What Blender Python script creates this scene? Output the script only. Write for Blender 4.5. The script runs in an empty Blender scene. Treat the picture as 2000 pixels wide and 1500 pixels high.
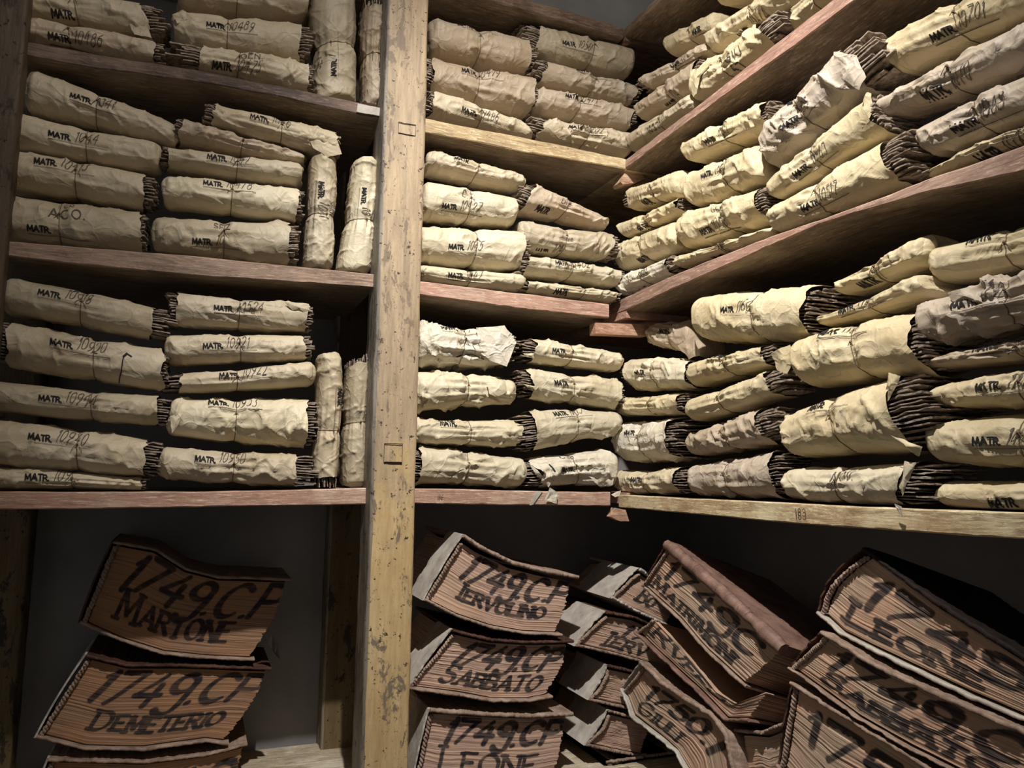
import bpy, math, random
import numpy as np
from mathutils import Matrix, Vector

# ------------------------------------------------------------------ camera, light, exposure
sc = bpy.context.scene
COL = sc.collection
CZ = 1.25                                   # camera height above the floor (m)
YAW, PITCH, ROLL, F = 0.38611, 0.11677, 0.013435, 1500.0
D, XC = 1.6, 0.9475                         # front planes: y = D (long run), x = XC (side run)
cy, sy, cp, sp = math.cos(YAW), math.sin(YAW), math.cos(PITCH), math.sin(PITCH)
fw = np.array([sy*cp, cy*cp, sp]); rt = np.array([cy, -sy, 0.0]); up = np.cross(rt, fw)
cr, sr = math.cos(ROLL), math.sin(ROLL)
rt, up = cr*rt + sr*up, -sr*rt + cr*up
cam = bpy.data.cameras.new('camera'); co = bpy.data.objects.new('camera', cam); COL.objects.link(co)
cam.sensor_width = 36; cam.lens = F/2000*36; cam.clip_start = 0.02
co.matrix_world = Matrix(((rt[0], up[0], -fw[0], 0), (rt[1], up[1], -fw[1], 0), (rt[2], up[2], -fw[2], CZ), (0, 0, 0, 1)))
sc.camera = co

w = bpy.data.worlds.new('world'); sc.world = w; w.use_nodes = True
w.node_tree.nodes['Background'].inputs[0].default_value = (1.0, 0.96, 0.92, 1)
w.node_tree.nodes['Background'].inputs[1].default_value = 0.085

def spot(name, loc, aim, energy, size, blend, radius, col):
    l = bpy.data.lights.new(name, 'SPOT'); o = bpy.data.objects.new(name, l); COL.objects.link(o)
    l.energy = energy; l.spot_size = math.radians(size); l.spot_blend = blend; l.shadow_soft_size = radius; l.color = col
    o.location = loc
    o.rotation_euler = (Vector(aim) - Vector(loc)).to_track_quat('-Z', 'Y').to_euler()
    return o
spot('ceiling_spot', (0.22, 0.52, CZ+1.50), (0.84, 1.54, CZ-0.06), 82, 74, 1.0, 0.018, (1.0, 0.965, 0.92))
pl = bpy.data.lights.new('added_fill_point', 'POINT'); po = bpy.data.objects.new('added_fill_point', pl); COL.objects.link(po)  # added fill light, lifts the upper wall and the left bay
pl.energy = 11; pl.shadow_soft_size = .03; pl.color = (1.0, .95, .88); po.location = (0.22, 0.52, CZ+1.54)

vs = sc.view_settings
vs.view_transform = 'Standard'; vs.look = 'None'; vs.gamma = 1; vs.use_curve_mapping = False
vs.exposure = 1.17

# ------------------------------------------------------------------ picture -> place
def ray(px):
    return rt*(px[0]-1000)/F - up*(px[1]-750)/F + fw
def unL(px, sb=0.0):
    d = ray(px); t = (D+sb)/d[1]; return np.array([d[0]*t, d[2]*t+CZ])          # (u = x, z)
def unR(px, sb=0.0):
    d = ray(px); t = (XC+sb)/d[0]; return np.array([-d[1]*t, d[2]*t+CZ])        # (u = -y, z)
FR = {'L': (unL, np.array([1., 0, 0]), np.array([0., 1, 0]), np.array([0, D, 0])),
      'R': (unR, np.array([0, -1., 0]), np.array([1., 0, 0]), np.array([XC, 0, 0]))}
def world(run, u, z, wd):
    _, U, N, O = FR[run]
    u, z, wd = np.broadcast_arrays(np.asarray(u, float), np.asarray(z, float), np.asarray(wd, float))
    P = u[..., None]*U + wd[..., None]*N + O
    P[..., 2] = z
    return P

# ------------------------------------------------------------------ mesh helpers
def empty(name, loc, label=None, cat=None, group=None):
    o = bpy.data.objects.new(name, None); COL.objects.link(o); o.location = loc
    o.empty_display_size = 0.05
    tag(o, label, cat, group); return o
def tag(o, label=None, cat=None, group=None, kind=None):
    for k, v in (('label', label), ('category', cat), ('group', group), ('kind', kind)):
        if v: o[k] = v
    return o
class MB:
    def __init__(s): s.v, s.f, s.m, s.n, s.ink = [], [], [], 0, []
    def add(s, V, Fc, mat=0, ink=None):
        V = np.asarray(V, float).reshape(-1, 3)
        s.v.append(V)
        s.f += [tuple(i+s.n for i in q) for q in Fc]; s.m += [mat]*len(Fc); s.n += len(V)
        s.ink.append(np.zeros(len(V)) if ink is None else np.asarray(ink).reshape(-1))
    def grid(s, G, mat=0, cu=False, ink=None, flip=False):
        n, m = G.shape[:2]; i, j = np.meshgrid(np.arange(n-1), np.arange(m if cu else m-1), indexing='ij')
        a = i*m+j; b = i*m+(j+1) % m; c = (i+1)*m+(j+1) % m; d = (i+1)*m+j
        Q = np.stack([a, b, c, d] if not flip else [a, d, c, b], -1).reshape(-1, 4).tolist()
        s.add(G, Q, mat, ink)
    def slab(s, A, B, mat=0):
        n, m = A.shape[:2]
        s.grid(A, mat); s.grid(B, mat, flip=True)
        for a, b in ((A[0], B[0]), (B[-1], A[-1]), (B[:, 0], A[:, 0]), (A[:, -1], B[:, -1])):
            s.grid(np.stack([a, b]), mat)
    def tube(s, P, r, mat=0, k=8, caps=True):
        P = np.asarray(P, float); n = len(P); r = np.broadcast_to(r, (n,))
        T = np.gradient(P, axis=0); T /= np.linalg.norm(T, axis=1)[:, None]+1e-9
        a = np.array([0, 0, 1.]) if abs(T[:, 2]).mean() < .8 else np.array([1., 0, 0])
        X = np.cross(T, a); X /= np.linalg.norm(X, axis=1)[:, None]+1e-9; Y = np.cross(T, X)
        t = np.linspace(0, 2*np.pi, k, endpoint=False)
        G = P[:, None]+r[:, None, None]*(np.cos(t)[None, :, None]*X[:, None]+np.sin(t)[None, :, None]*Y[:, None])
        s.grid(G, mat, cu=True)
        if caps:
            s.add(G[0], [tuple(range(k))], mat); s.add(G[-1], [tuple(range(k))[::-1]], mat)
    def build(s, name, mats, parent=None, smooth=True, org=None, ink=False, label=None):
        V = np.concatenate(s.v)
        base = np.array(parent.location) if parent is not None and parent.parent is None else (np.zeros(3) if org is None else np.array(org))
        if parent is not None and parent.parent is not None: base = np.array(parent.parent.location)
        me = bpy.data.meshes.new(name); me.from_pydata((V-base).tolist(), [], s.f)
        mats = mats if isinstance(mats, (list, tuple)) else [mats]
        for m in mats: me.materials.append(m)
        me.polygons.foreach_set('material_index', s.m)
        me.polygons.foreach_set('use_smooth', [smooth]*len(s.f))
        if ink:
            at = me.attributes.new('ink', 'FLOAT', 'POINT'); at.data.foreach_set('value', np.concatenate(s.ink))
        me.update()
        o = bpy.data.objects.new(name, me); COL.objects.link(o)
        if parent is not None: o.parent = parent
        else: o.location = base
        if label: o['label'] = label
        return o

# ------------------------------------------------------------------ materials
def nmat(name, rough=0.7, spec=0.3):
    m = bpy.data.materials.new(name); m.use_nodes = True; nt = m.node_tree
    b = nt.nodes['Principled BSDF']; b.inputs['Roughness'].default_value = rough
    b.inputs['Specular IOR Level'].default_value = spec
    return m, nt, b
def N(nt, t, **kw):
    n = nt.nodes.new(t)
    for k, v in kw.items():
        if k in n.inputs: n.inputs[k].default_value = v
        else: setattr(n, k, v)
    return n
def coords(nt, scale=(1, 1, 1)):
    g = N(nt, 'ShaderNodeNewGeometry'); mp = N(nt, 'ShaderNodeMapping'); mp.inputs['Scale'].default_value = scale
    nt.links.new(g.outputs['Position'], mp.inputs['Vector']); return mp.outputs[0]
def noise(nt, vec, scale, detail=4, rough=0.6, dist=0):
    n = N(nt, 'ShaderNodeTexNoise'); n.inputs['Scale'].default_value = scale; n.inputs['Detail'].default_value = detail
    n.inputs['Roughness'].default_value = rough; n.inputs['Distortion'].default_value = dist
    nt.links.new(vec, n.inputs['Vector']); return n.outputs['Fac']
def ramp(nt, fac, stops):
    r = N(nt, 'ShaderNodeValToRGB'); e = r.color_ramp.elements
    while len(e) < len(stops): e.new(0.5)
    for q, (p, c) in zip(e, stops):
        q.position = p; q.color = (c, c, c, 1) if isinstance(c, (int, float)) else (*c, 1)
    nt.links.new(fac, r.inputs[0]); return r.outputs[0]
def mix(nt, fac, a, b, mode='MIX'):
    m = N(nt, 'ShaderNodeMix'); m.data_type = 'RGBA'; m.blend_type = mode
    for s, v in ((m.inputs[0], fac), (m.inputs[6], a), (m.inputs[7], b)):
        if isinstance(v, (int, float)): s.default_value = v
        elif isinstance(v, tuple): s.default_value = (*v, 1)
        else: nt.links.new(v, s)
    return m.outputs[2]
def bump(nt, b, h, strength, dist, prev=None):
    n = N(nt, 'ShaderNodeBump'); n.inputs['Strength'].default_value = strength; n.inputs['Distance'].default_value = dist
    nt.links.new(h, n.inputs['Height'])
    if prev is not None: nt.links.new(prev, n.inputs['Normal'])
    if b is not None: nt.links.new(n.outputs[0], b.inputs['Normal'])
    return n.outputs[0]
def srgb(r, g, b):
    f = lambda c: (c/255/12.92) if c/255 <= .04045 else ((c/255+.055)/1.055)**2.4
    return (f(r), f(g), f(b))

def paper_material(name, col, wr=1.0):
    m, nt, b = nmat(name, 0.52, 0.35)
    v = coords(nt)
    oi = N(nt, 'ShaderNodeObjectInfo')
    hs = N(nt, 'ShaderNodeHueSaturation')
    mr = N(nt, 'ShaderNodeMapRange'); mr.inputs[3].default_value = 0.86; mr.inputs[4].default_value = 1.1
    nt.links.new(oi.outputs['Random'], mr.inputs[0]); nt.links.new(mr.outputs[0], hs.inputs['Value'])
    c = mix(nt, ramp(nt, noise(nt, v, 9, 5), [(.35, 0.0), (.7, 1.0)]), col, tuple(x*y for x, y in zip(col, (.83, .78, .68))))
    c = mix(nt, ramp(nt, noise(nt, v, 45, 3), [(.3, 0.0), (.75, .35)]), c, tuple(x*y for x, y in zip(col, (1.12, 1.1, 1.05))))
    nt.links.new(c, hs.inputs['Color']); nt.links.new(hs.outputs[0], b.inputs['Base Color'])
    vo = N(nt, 'ShaderNodeTexVoronoi'); vo.feature = 'DISTANCE_TO_EDGE'; vo.inputs['Scale'].default_value = 26
    dn = N(nt, 'ShaderNodeTexNoise'); dn.inputs['Scale'].default_value = 14; nt.links.new(v, dn.inputs['Vector'])
    va = N(nt, 'ShaderNodeVectorMath'); va.operation = 'MULTIPLY_ADD'; va.inputs[1].default_value = (.07,)*3
    nt.links.new(dn.outputs['Color'], va.inputs[0]); nt.links.new(v, va.inputs[2]); nt.links.new(va.outputs[0], vo.inputs['Vector'])
    h1 = ramp(nt, vo.outputs['Distance'], [(0, 1.0), (.10, .35), (.35, 0.0)])
    vo2 = N(nt, 'ShaderNodeTexVoronoi'); vo2.feature = 'DISTANCE_TO_EDGE'; vo2.inputs['Scale'].default_value = 58
    nt.links.new(va.outputs[0], vo2.inputs['Vector'])
    n0 = bump(nt, None, ramp(nt, vo2.outputs['Distance'], [(0, 1.0), (.12, .2), (.3, 0.0)]), .28*wr, .0010)
    n1 = bump(nt, None, h1, .5*wr, .0020, n0)
    n2 = bump(nt, None, noise(nt, v, 70, 5, .65), .35*wr, .002, n1)
    bump(nt, b, noise(nt, v, 420, 2), .12, .0006, n2)
    return m
PAPER = {
 't': paper_material('tan_kraft_paper', srgb(192, 179, 156)),
 'k': paper_material('pinkish_tan_kraft_paper', srgb(184, 168, 148)),
 'y': paper_material('straw_yellow_paper', srgb(204, 190, 158)),
 'c': paper_material('cream_paper', srgb(208, 197, 172)),
 'w': paper_material('pale_crumpled_paper', srgb(212, 204, 188), 1.7),
 'g': paper_material('grey_tan_paper', srgb(180, 167, 152), 1.3),
}
WORDS = {'t': 'tan', 'k': 'brown', 'y': 'yellowish', 'c': 'cream', 'w': 'pale', 'g': 'greyish'}

def simple(name, c1, c2, scale, rough=.8, vec=(1, 1, 1), bstr=.4, bd=.002, spec=.2):
    m, nt, b = nmat(name, rough, spec); v = coords(nt, vec)
    n = noise(nt, v, scale, 6, .65)
    nt.links.new(mix(nt, ramp(nt, n, [(.32, 0.0), (.68, 1.0)]), c1, c2), b.inputs['Base Color'])
    bump(nt, b, noise(nt, v, scale*2.2, 5), bstr, bd); return m
INK = simple('black_printing_ink', (.012, .011, .012), (.03, .028, .026), 60)
PENCIL = simple('faded_grey_ink', (.06, .05, .042), (.15, .125, .10), 120)
TWINE = simple('brown_twine', srgb(136, 118, 94), srgb(96, 80, 62), 300, .9)
SHEETS = simple('aged_paper_sheets', srgb(186, 170, 152), srgb(76, 62, 54), 110, .85, (1, 1, 3))
LEATHER = simple('dark_worn_leather', srgb(96, 66, 54), srgb(50, 34, 28), 30, .7, bstr=.7, bd=.004)
REDLEATHER = simple('reddish_brown_leather', srgb(142, 112, 98), srgb(96, 72, 62), 26, .6, bstr=.6, bd=.003, spec=.4)
BOARD = simple('worn_tan_board', srgb(168, 146, 130), srgb(116, 94, 80), 40, .8, bstr=.6, bd=.003)
VELLUM = simple('grey_white_vellum', srgb(200, 192, 180), srgb(150, 142, 132), 22, .6, bstr=.5, bd=.003, spec=.3)
BLACKLEATHER = simple('black_brown_leather', srgb(40, 30, 26), srgb(20, 15, 13), 30, .8, bstr=.6, bd=.003)
PLASTER = simple('dim_grey_plaster', srgb(150, 147, 145), srgb(128, 125, 123), 4, .9, bstr=.3)
CONCRETE = simple('grey_floor_screed', srgb(120, 112, 104), srgb(90, 84, 78), 6, .85)

def wood(name, base, dark, light, grain, red=None, speck=0.0):
    m, nt, b = nmat(name, .62, .3); v = coords(nt, grain)
    g = noise(nt, v, 9, 8, .7, .6)
    c = mix(nt, ramp(nt, g, [(.3, 0.0), (.72, 1.0)]), dark, base)
    c = mix(nt, ramp(nt, noise(nt, coords(nt), 5, 5), [(.5, 0.0), (.66, 1.0)]), c, light)
    if red: c = mix(nt, ramp(nt, noise(nt, coords(nt), 2.3, 3), [(.42, 0.0), (.6, .85)]), c, red)
    c = mix(nt, ramp(nt, noise(nt, v, 30, 8, .85), [(.52, 0.0), (.62, .8)]), c, tuple(min(1, x*1.55) for x in light))
    c = mix(nt, ramp(nt, noise(nt, v, 11, 8, .8, 1.0), [(.50, 0.0), (.64, .75)]), c, tuple(x*.55 for x in dark))
    if speck:
        c = mix(nt, ramp(nt, noise(nt, coords(nt), 55, 3, .8), [(.60, 0.0), (.68, speck)]), c, tuple(x*.3 for x in dark))
    c = mix(nt, ramp(nt, noise(nt, v, 22, 6), [(.2, .5), (.4, 0.0)]), c, tuple(x*.45 for x in dark))
    nt.links.new(c, b.inputs['Base Color'])
    n1 = bump(nt, None, g, .5, .003); bump(nt, b, noise(nt, coords(nt), 130, 4), .35, .0012, n1)
    return m
XG, YG, ZG = (1, 6, 9), (6, 1, 9), (7, 7, 1)
WOOD = {
 'dark': wood('dark_purple_brown_board', srgb(96, 80, 72), srgb(60, 48, 44), srgb(128, 106, 92), XG),
 'pinkL': wood('pink_red_stained_board', srgb(190, 154, 134), srgb(156, 120, 102), srgb(196, 174, 154), XG, srgb(184, 140, 122)),
 'tanL': wood('speckled_tan_board', srgb(196, 172, 132), srgb(146, 122, 92), srgb(214, 194, 156), XG, speck=.5),
 'greyL': wood('grey_brown_board', srgb(158, 138, 118), srgb(112, 92, 78), srgb(178, 146, 126), XG, srgb(166, 140, 124)),
 'pinkR': wood('pinkish_brown_side_board', srgb(164, 136, 120), srgb(128, 102, 88), srgb(182, 156, 138), YG, srgb(164, 126, 110)),
 'tanR': wood('yellow_tan_side_board', srgb(206, 182, 142), srgb(160, 132, 100), srgb(216, 200, 164), YG, speck=.3),
 'brownL': wood('brown_top_board', srgb(120, 98, 82), srgb(82, 64, 54), srgb(138, 116, 98), XG),
 'brownR': wood('brown_side_top_board', srgb(128, 106, 90), srgb(88, 70, 58), srgb(142, 120, 102), YG),
 'cleat': wood('raw_pink_wood', srgb(190, 150, 124), srgb(150, 108, 86), srgb(206, 178, 150), XG),
 'underL': wood('plain_brown_board_face', srgb(138, 122, 104), srgb(100, 84, 70), srgb(152, 136, 118), XG),
 'underR': wood('plain_brown_side_board_face', srgb(136, 118, 100), srgb(98, 82, 68), srgb(150, 132, 114), YG),
 'floorboard': wood('pale_grey_wood_board', srgb(190, 176, 150), srgb(158, 142, 118), srgb(204, 192, 170), XG, speck=.3),
}
def post_material(name, top, low, zlo, zhi, grey):
    m, nt, b = nmat(name, .6, .3)
    v = coords(nt); vg = coords(nt, (9, 9, 1))
    sx = N(nt, 'ShaderNodeSeparateXYZ'); nt.links.new(v, sx.inputs[0])
    mr = N(nt, 'ShaderNodeMapRange'); mr.inputs[1].default_value = zlo; mr.inputs[2].default_value = zhi
    nt.links.new(sx.outputs['Z'], mr.inputs[0])
    ad = N(nt, 'ShaderNodeMath'); ad.operation = 'ADD'; nt.links.new(mr.outputs[0], ad.inputs[0])
    n0 = N(nt, 'ShaderNodeMath'); n0.operation = 'MULTIPLY_ADD'; n0.inputs[1].default_value = 1.4; n0.inputs[2].default_value = -.7
    nt.links.new(noise(nt, v, 7, 6, .7), n0.inputs[0]); nt.links.new(n0.outputs[0], ad.inputs[1])
    fac = ramp(nt, ad.outputs[0], [(.35, 0.0), (.62, 1.0)])
    woodc = mix(nt, ramp(nt, noise(nt, vg, 8, 8, .7, .5), [(.32, 0.0), (.68, 1.0)]), tuple(x*.55 for x in top), top)
    lowc = mix(nt, ramp(nt, noise(nt, vg, 6, 6, .7), [(.35, 0.0), (.65, 1.0)]), tuple(x*y for x, y in zip(low, (.72, .66, .58))), low)
    c = mix(nt, fac, lowc, woodc)
    chip = ramp(nt, noise(nt, coords(nt, (2, 2, .9)), 13, 8, .75, .4), [(.56, 0.0), (.59, 1.0)])
    c = mix(nt, chip, c, grey)
    c = mix(nt, ramp(nt, noise(nt, v, 75, 3, .8), [(.62, 0.0), (.67, 1.0)]), c, tuple(x*.25 for x in grey))
    nt.links.new(c, b.inputs['Base Color'])
    n1 = bump(nt, None, chip, -.6, .0025); n2 = bump(nt, None, noise(nt, vg, 16, 6), .5, .003, n1)
    bump(nt, b, noise(nt, v, 160, 3), .3, .001, n2); return m
POST = post_material('peeling_ochre_paint_post', srgb(186, 164, 134), srgb(206, 180, 134), CZ-.35, CZ+.35, srgb(128, 112, 94))
POSTGREY = post_material('grey_painted_post_edge', srgb(150, 142, 130), srgb(140, 132, 118), CZ-.25, CZ+.45, srgb(104, 96, 88))
POSTDARK = post_material('dark_shade_toned_peeling_post', srgb(92, 78, 62), srgb(112, 96, 68), CZ-.4, CZ+.3, srgb(56, 46, 38))  # dark post paint; on the rear posts the colour stands in for shelf shade

def page_material(name, c1, c2, c3):
    m, nt, b = nmat(name, .85, .15)
    at = N(nt, 'ShaderNodeAttribute'); at.attribute_name = 'row'
    cx = N(nt, 'ShaderNodeCombineXYZ')
    mu = N(nt, 'ShaderNodeMath'); mu.operation = 'MULTIPLY'; mu.inputs[1].default_value = 84
    nt.links.new(at.outputs['Fac'], mu.inputs[0]); nt.links.new(mu.outputs[0], cx.inputs[2])
    v = coords(nt, (4, 4, 4)); ad = N(nt, 'ShaderNodeVectorMath'); ad.operation = 'MULTIPLY_ADD'
    ad.inputs[1].default_value = (1.2, 1.2, .4); nt.links.new(v, ad.inputs[0]); nt.links.new(cx.outputs[0], ad.inputs[2])
    n = noise(nt, ad.outputs[0], 1.0, 3, .75)
    c = mix(nt, ramp(nt, n, [(.36, 0.0), (.5, .6), (.64, 1.0)]), c2, c1)
    n2 = noise(nt, coords(nt), 11, 5)
    c = mix(nt, ramp(nt, n2, [(.42, 0.0), (.62, .8)]), c, c3)
    c = mix(nt, ramp(nt, n, [(.31, .62), (.38, 0.0)]), c, tuple(x*.18 for x in c2))
    c = mix(nt, ramp(nt, n, [(.66, 0.0), (.74, .7)]), c, srgb(214, 186, 156))
    ik = N(nt, 'ShaderNodeAttribute'); ik.attribute_name = 'ink'
    mm = N(nt, 'ShaderNodeMath'); mm.operation = 'MULTIPLY'; nt.links.new(ik.outputs['Fac'], mm.inputs[0])
    nt.links.new(ramp(nt, n, [(.3, 1.0), (.76, .93)]), mm.inputs[1])
    c = mix(nt, mm.outputs[0], c, (.022, .021, .025))
    nt.links.new(c, b.inputs['Base Color'])
    bump(nt, b, n, .7, .003); return m
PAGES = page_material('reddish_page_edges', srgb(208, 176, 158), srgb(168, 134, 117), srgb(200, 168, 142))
PAGES3 = page_material('brown_ochre_shaded_page_edges', srgb(172, 136, 108), srgb(130, 98, 76), srgb(168, 126, 92))  # browner pages, colour also darkened to stand in for shade on the left stack
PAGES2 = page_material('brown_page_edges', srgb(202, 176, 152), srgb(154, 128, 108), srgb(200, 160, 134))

# ------------------------------------------------------------------ numeric noise
def vnoise(x, y, seed):
    xi, yi = np.floor(x).astype(int), np.floor(y).astype(int); fx, fy = x-xi, y-yi
    fx = fx*fx*(3-2*fx); fy = fy*fy*(3-2*fy)
    def h(a, b):
        n = np.sin(a*127.1+b*311.7+seed*74.7)*43758.5453; return n-np.floor(n)
    return (h(xi, yi)*(1-fx)+h(xi+1, yi)*fx)*(1-fy)+(h(xi, yi+1)*(1-fx)+h(xi+1, yi+1)*fx)*fy
def fnoise(x, y, seed, o=3):
    t, a, s = 0, 1, 0
    for k in range(o): t = t+a*(vnoise(x*2**k, y*2**k, seed+k)-.5); s += a; a *= .5
    return 2*t/s
def tri(x): return 1-np.abs(2*(x-np.floor(x))-1)

# ------------------------------------------------------------------ stroke lettering
def arc(cx, cy, rx, ry, a0, a1, n=12):
    t = np.radians(np.linspace(a0, a1, n)); return [(cx+rx*math.cos(a), cy+ry*math.sin(a)) for a in t]
G = {  # glyphs on a 0..w x 0..1 box
 'A': (.8, [[(0, 0), (.4, 1)], [(.4, 1), (.8, 0)], [(.14, .34), (.66, .34)]]),
 'B': (.62, [[(0, 0), (0, 1)], [(0, 1)]+arc(.3, .77, .26, .23, 90, -90)+[(0, .54)], [(0, .54)]+arc(.32, .27, .3, .27, 90, -90)+[(0, 0)]]),
 'C': (.7, [arc(.38, .5, .38, .5, 48, 312, 20)]),
 'D': (.72, [[(0, 0), (0, 1)], [(0, 1)]+arc(.25, .5, .45, .5, 90, -90, 14)+[(0, 0)]]),
 'E': (.56, [[(0, 0), (0, 1)], [(0, 1), (.54, 1)], [(0, .52), (.42, .52)], [(0, 0), (.56, 0)]]),
 'F': (.54, [[(0, 0), (0, 1)], [(0, 1), (.54, 1)], [(0, .52), (.42, .52)]]),
 'G': (.74, [arc(.38, .5, .38, .5, 48, 330, 20)+[(.74, .42)], [(.45, .44), (.74, .44)]]),
 'I': (.12, [[(.06, 0), (.06, 1)]]),
 'L': (.52, [[(0, 1), (0, 0)], [(0, 0), (.52, 0)]]),
 'M': (.9, [[(.04, 0), (.1, 1)], [(.1, 1), (.45, .2)], [(.45, .2), (.8, 1)], [(.8, 1), (.88, 0)]]),
 'N': (.7, [[(0, 0), (0, 1)], [(0, 1), (.7, 0)], [(.7, 0), (.7, 1)]]),
 'O': (.8, [arc(.4, .5, .4, .5, 90, 450, 24)]),
 'P': (.6, [[(0, 0), (0, 1)], [(0, 1)]+arc(.3, .74, .3, .26, 90, -90)+[(0, .48)]]),
 'R': (.66, [[(0, 0), (0, 1)], [(0, 1)]+arc(.3, .75, .28, .25, 90, -90)+[(0, .5)], [(.28, .5), (.66, 0)]]),
 'S': (.56, [arc(.3, .75, .26, .25, 30, 230, 12)+arc(.27, .27, .28, .27, 70, -150, 14)]),
 'T': (.7, [[(.35, 0), (.35, 1)], [(0, 1), (.7, 1)]]),
 'U': (.68, [[(0, 1), (0, .3)]+arc(.34, .3, .34, .3, 180, 360, 10)+[(.68, 1)]]),
 'V': (.74, [[(0, 1), (.37, 0)], [(.37, 0), (.74, 1)]]),
 'Y': (.74, [[(0, 1), (.37, .5)], [(.74, 1), (.37, .5)], [(.37, .5), (.37, 0)]]),
 'Z': (.64, [[(0, 1), (.64, 1)], [(.64, 1), (0, 0)], [(0, 0), (.64, 0)]]),
 '0': (.56, [arc(.28, .5, .28, .5, 90, 450, 20)]),
 '1': (.2, [[(0, .78), (.16, 1), (.16, 0)]]),
 '2': (.56, [arc(.28, .74, .26, .26, 160, -30, 10)+[(0, 0)], [(0, 0), (.56, 0)]]),
 '3': (.54, [arc(.26, .76, .25, .24, 150, -80, 10)+arc(.25, .27, .28, .27, 80, -150, 12)]),
 '4': (.64, [[(.42, 1), (0, .36)], [(0, .36), (.64, .36)], [(.46, .7), (.46, 0)]]),
 '5': (.54, [[(.5, 1), (.1, 1), (.06, .56)]+arc(.25, .33, .28, .33, 110, -140, 12)]),
 '6': (.56, [[(.44, 1), (.16, .72)]+arc(.28, .3, .27, .3, 160, 510, 18)]),
 '7': (.58, [[(0, 1), (.58, 1)], [(.58, 1), (.16, 0)]]),
 '8': (.54, [arc(.27, .76, .22, .24, 90, 450, 16), arc(.27, .27, .27, .27, 90, 450, 16)]),
 '9': (.56, [arc(.28, .7, .27, .3, 20, 380, 18)+[(.5, .4), (.12, -.06)]]),
 'g': (.56, [arc(.28, .72, .27, .28, 20, 380, 18)+[(.56, .2)]+arc(.3, -.02, .25, .26, 0, -150, 10)]),
 '.': (.1, [[(.02, .0), (.08, .03)]]), ':': (.1, [[(.02, .0), (.08, .03)], [(.02, .5), (.08, .53)]]),
 ' ': (.35, []), "'": (.1, [[(.05, 1), (.03, .8)]]), '-': (.4, [[(0, .45), (.4, .45)]])}
def text_strokes(txt, h, gap=.2, slant=0.0, serif=False, caps=1.0, wide=1.0, jit=0.0, seed=0):
    """-> list of polylines in metres from the left end of the baseline, total width"""
    rnd = random.Random(seed); x = 0; out = []
    for i, ch in enumerate(txt):
        wd, st = G[ch]; s = h*(caps if (i == 0) else 1.0); k = s*wide
        dy = rnd.uniform(-jit, jit)*h
        for p in st:
            q = np.array(p, float)
            out.append(np.stack([x+q[:, 0]*k+q[:, 1]*s*slant, q[:, 1]*s+dy], 1))
            if serif and len(q) == 2 and abs(q[0, 1]-q[1, 1]) > .5:
                for e in q:
                    if e[1] in (0., 1.) and not (ch in 'AVM' and (e[1] == 1. and ch == 'A' or e[1] == 0 and ch == 'V' or abs(e[0]-.45) < .01)):
                        c0 = np.array([[e[0]-.13, e[1]], [e[0]+.13, e[1]]])
                        out.append(np.stack([x+c0[:, 0]*k+c0[:, 1]*s*slant, c0[:, 1]*s+dy], 1))
        x += (wd*wide+gap)*s
    return out, x-gap*h
def resample(p, step):
    d = np.r_[0, np.cumsum(np.linalg.norm(np.diff(p, axis=0), axis=1))]
    n = max(2, int(d[-1]/step)+1); t = np.linspace(0, d[-1], n)
    return np.stack([np.interp(t, d, p[:, i]) for i in range(2)], 1)
def ribbons(strokes, wd, step, contrast=0.0):
    """quads strips in text space: list of (n,2,2)"""
    out = []
    for p in strokes:
        q = resample(p, step); T = np.gradient(q, axis=0); T /= np.linalg.norm(T, axis=1)[:, None]+1e-9
        Nn = np.stack([-T[:, 1], T[:, 0]], 1)
        k = wd*(1-contrast*np.abs(T[:, 0]))/2
        q[0] -= T[0]*wd*.3; q[-1] += T[-1]*wd*.3
        out.append(np.stack([q+Nn*k[:, None], q-Nn*k[:, None]], 1))
    return out

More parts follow.
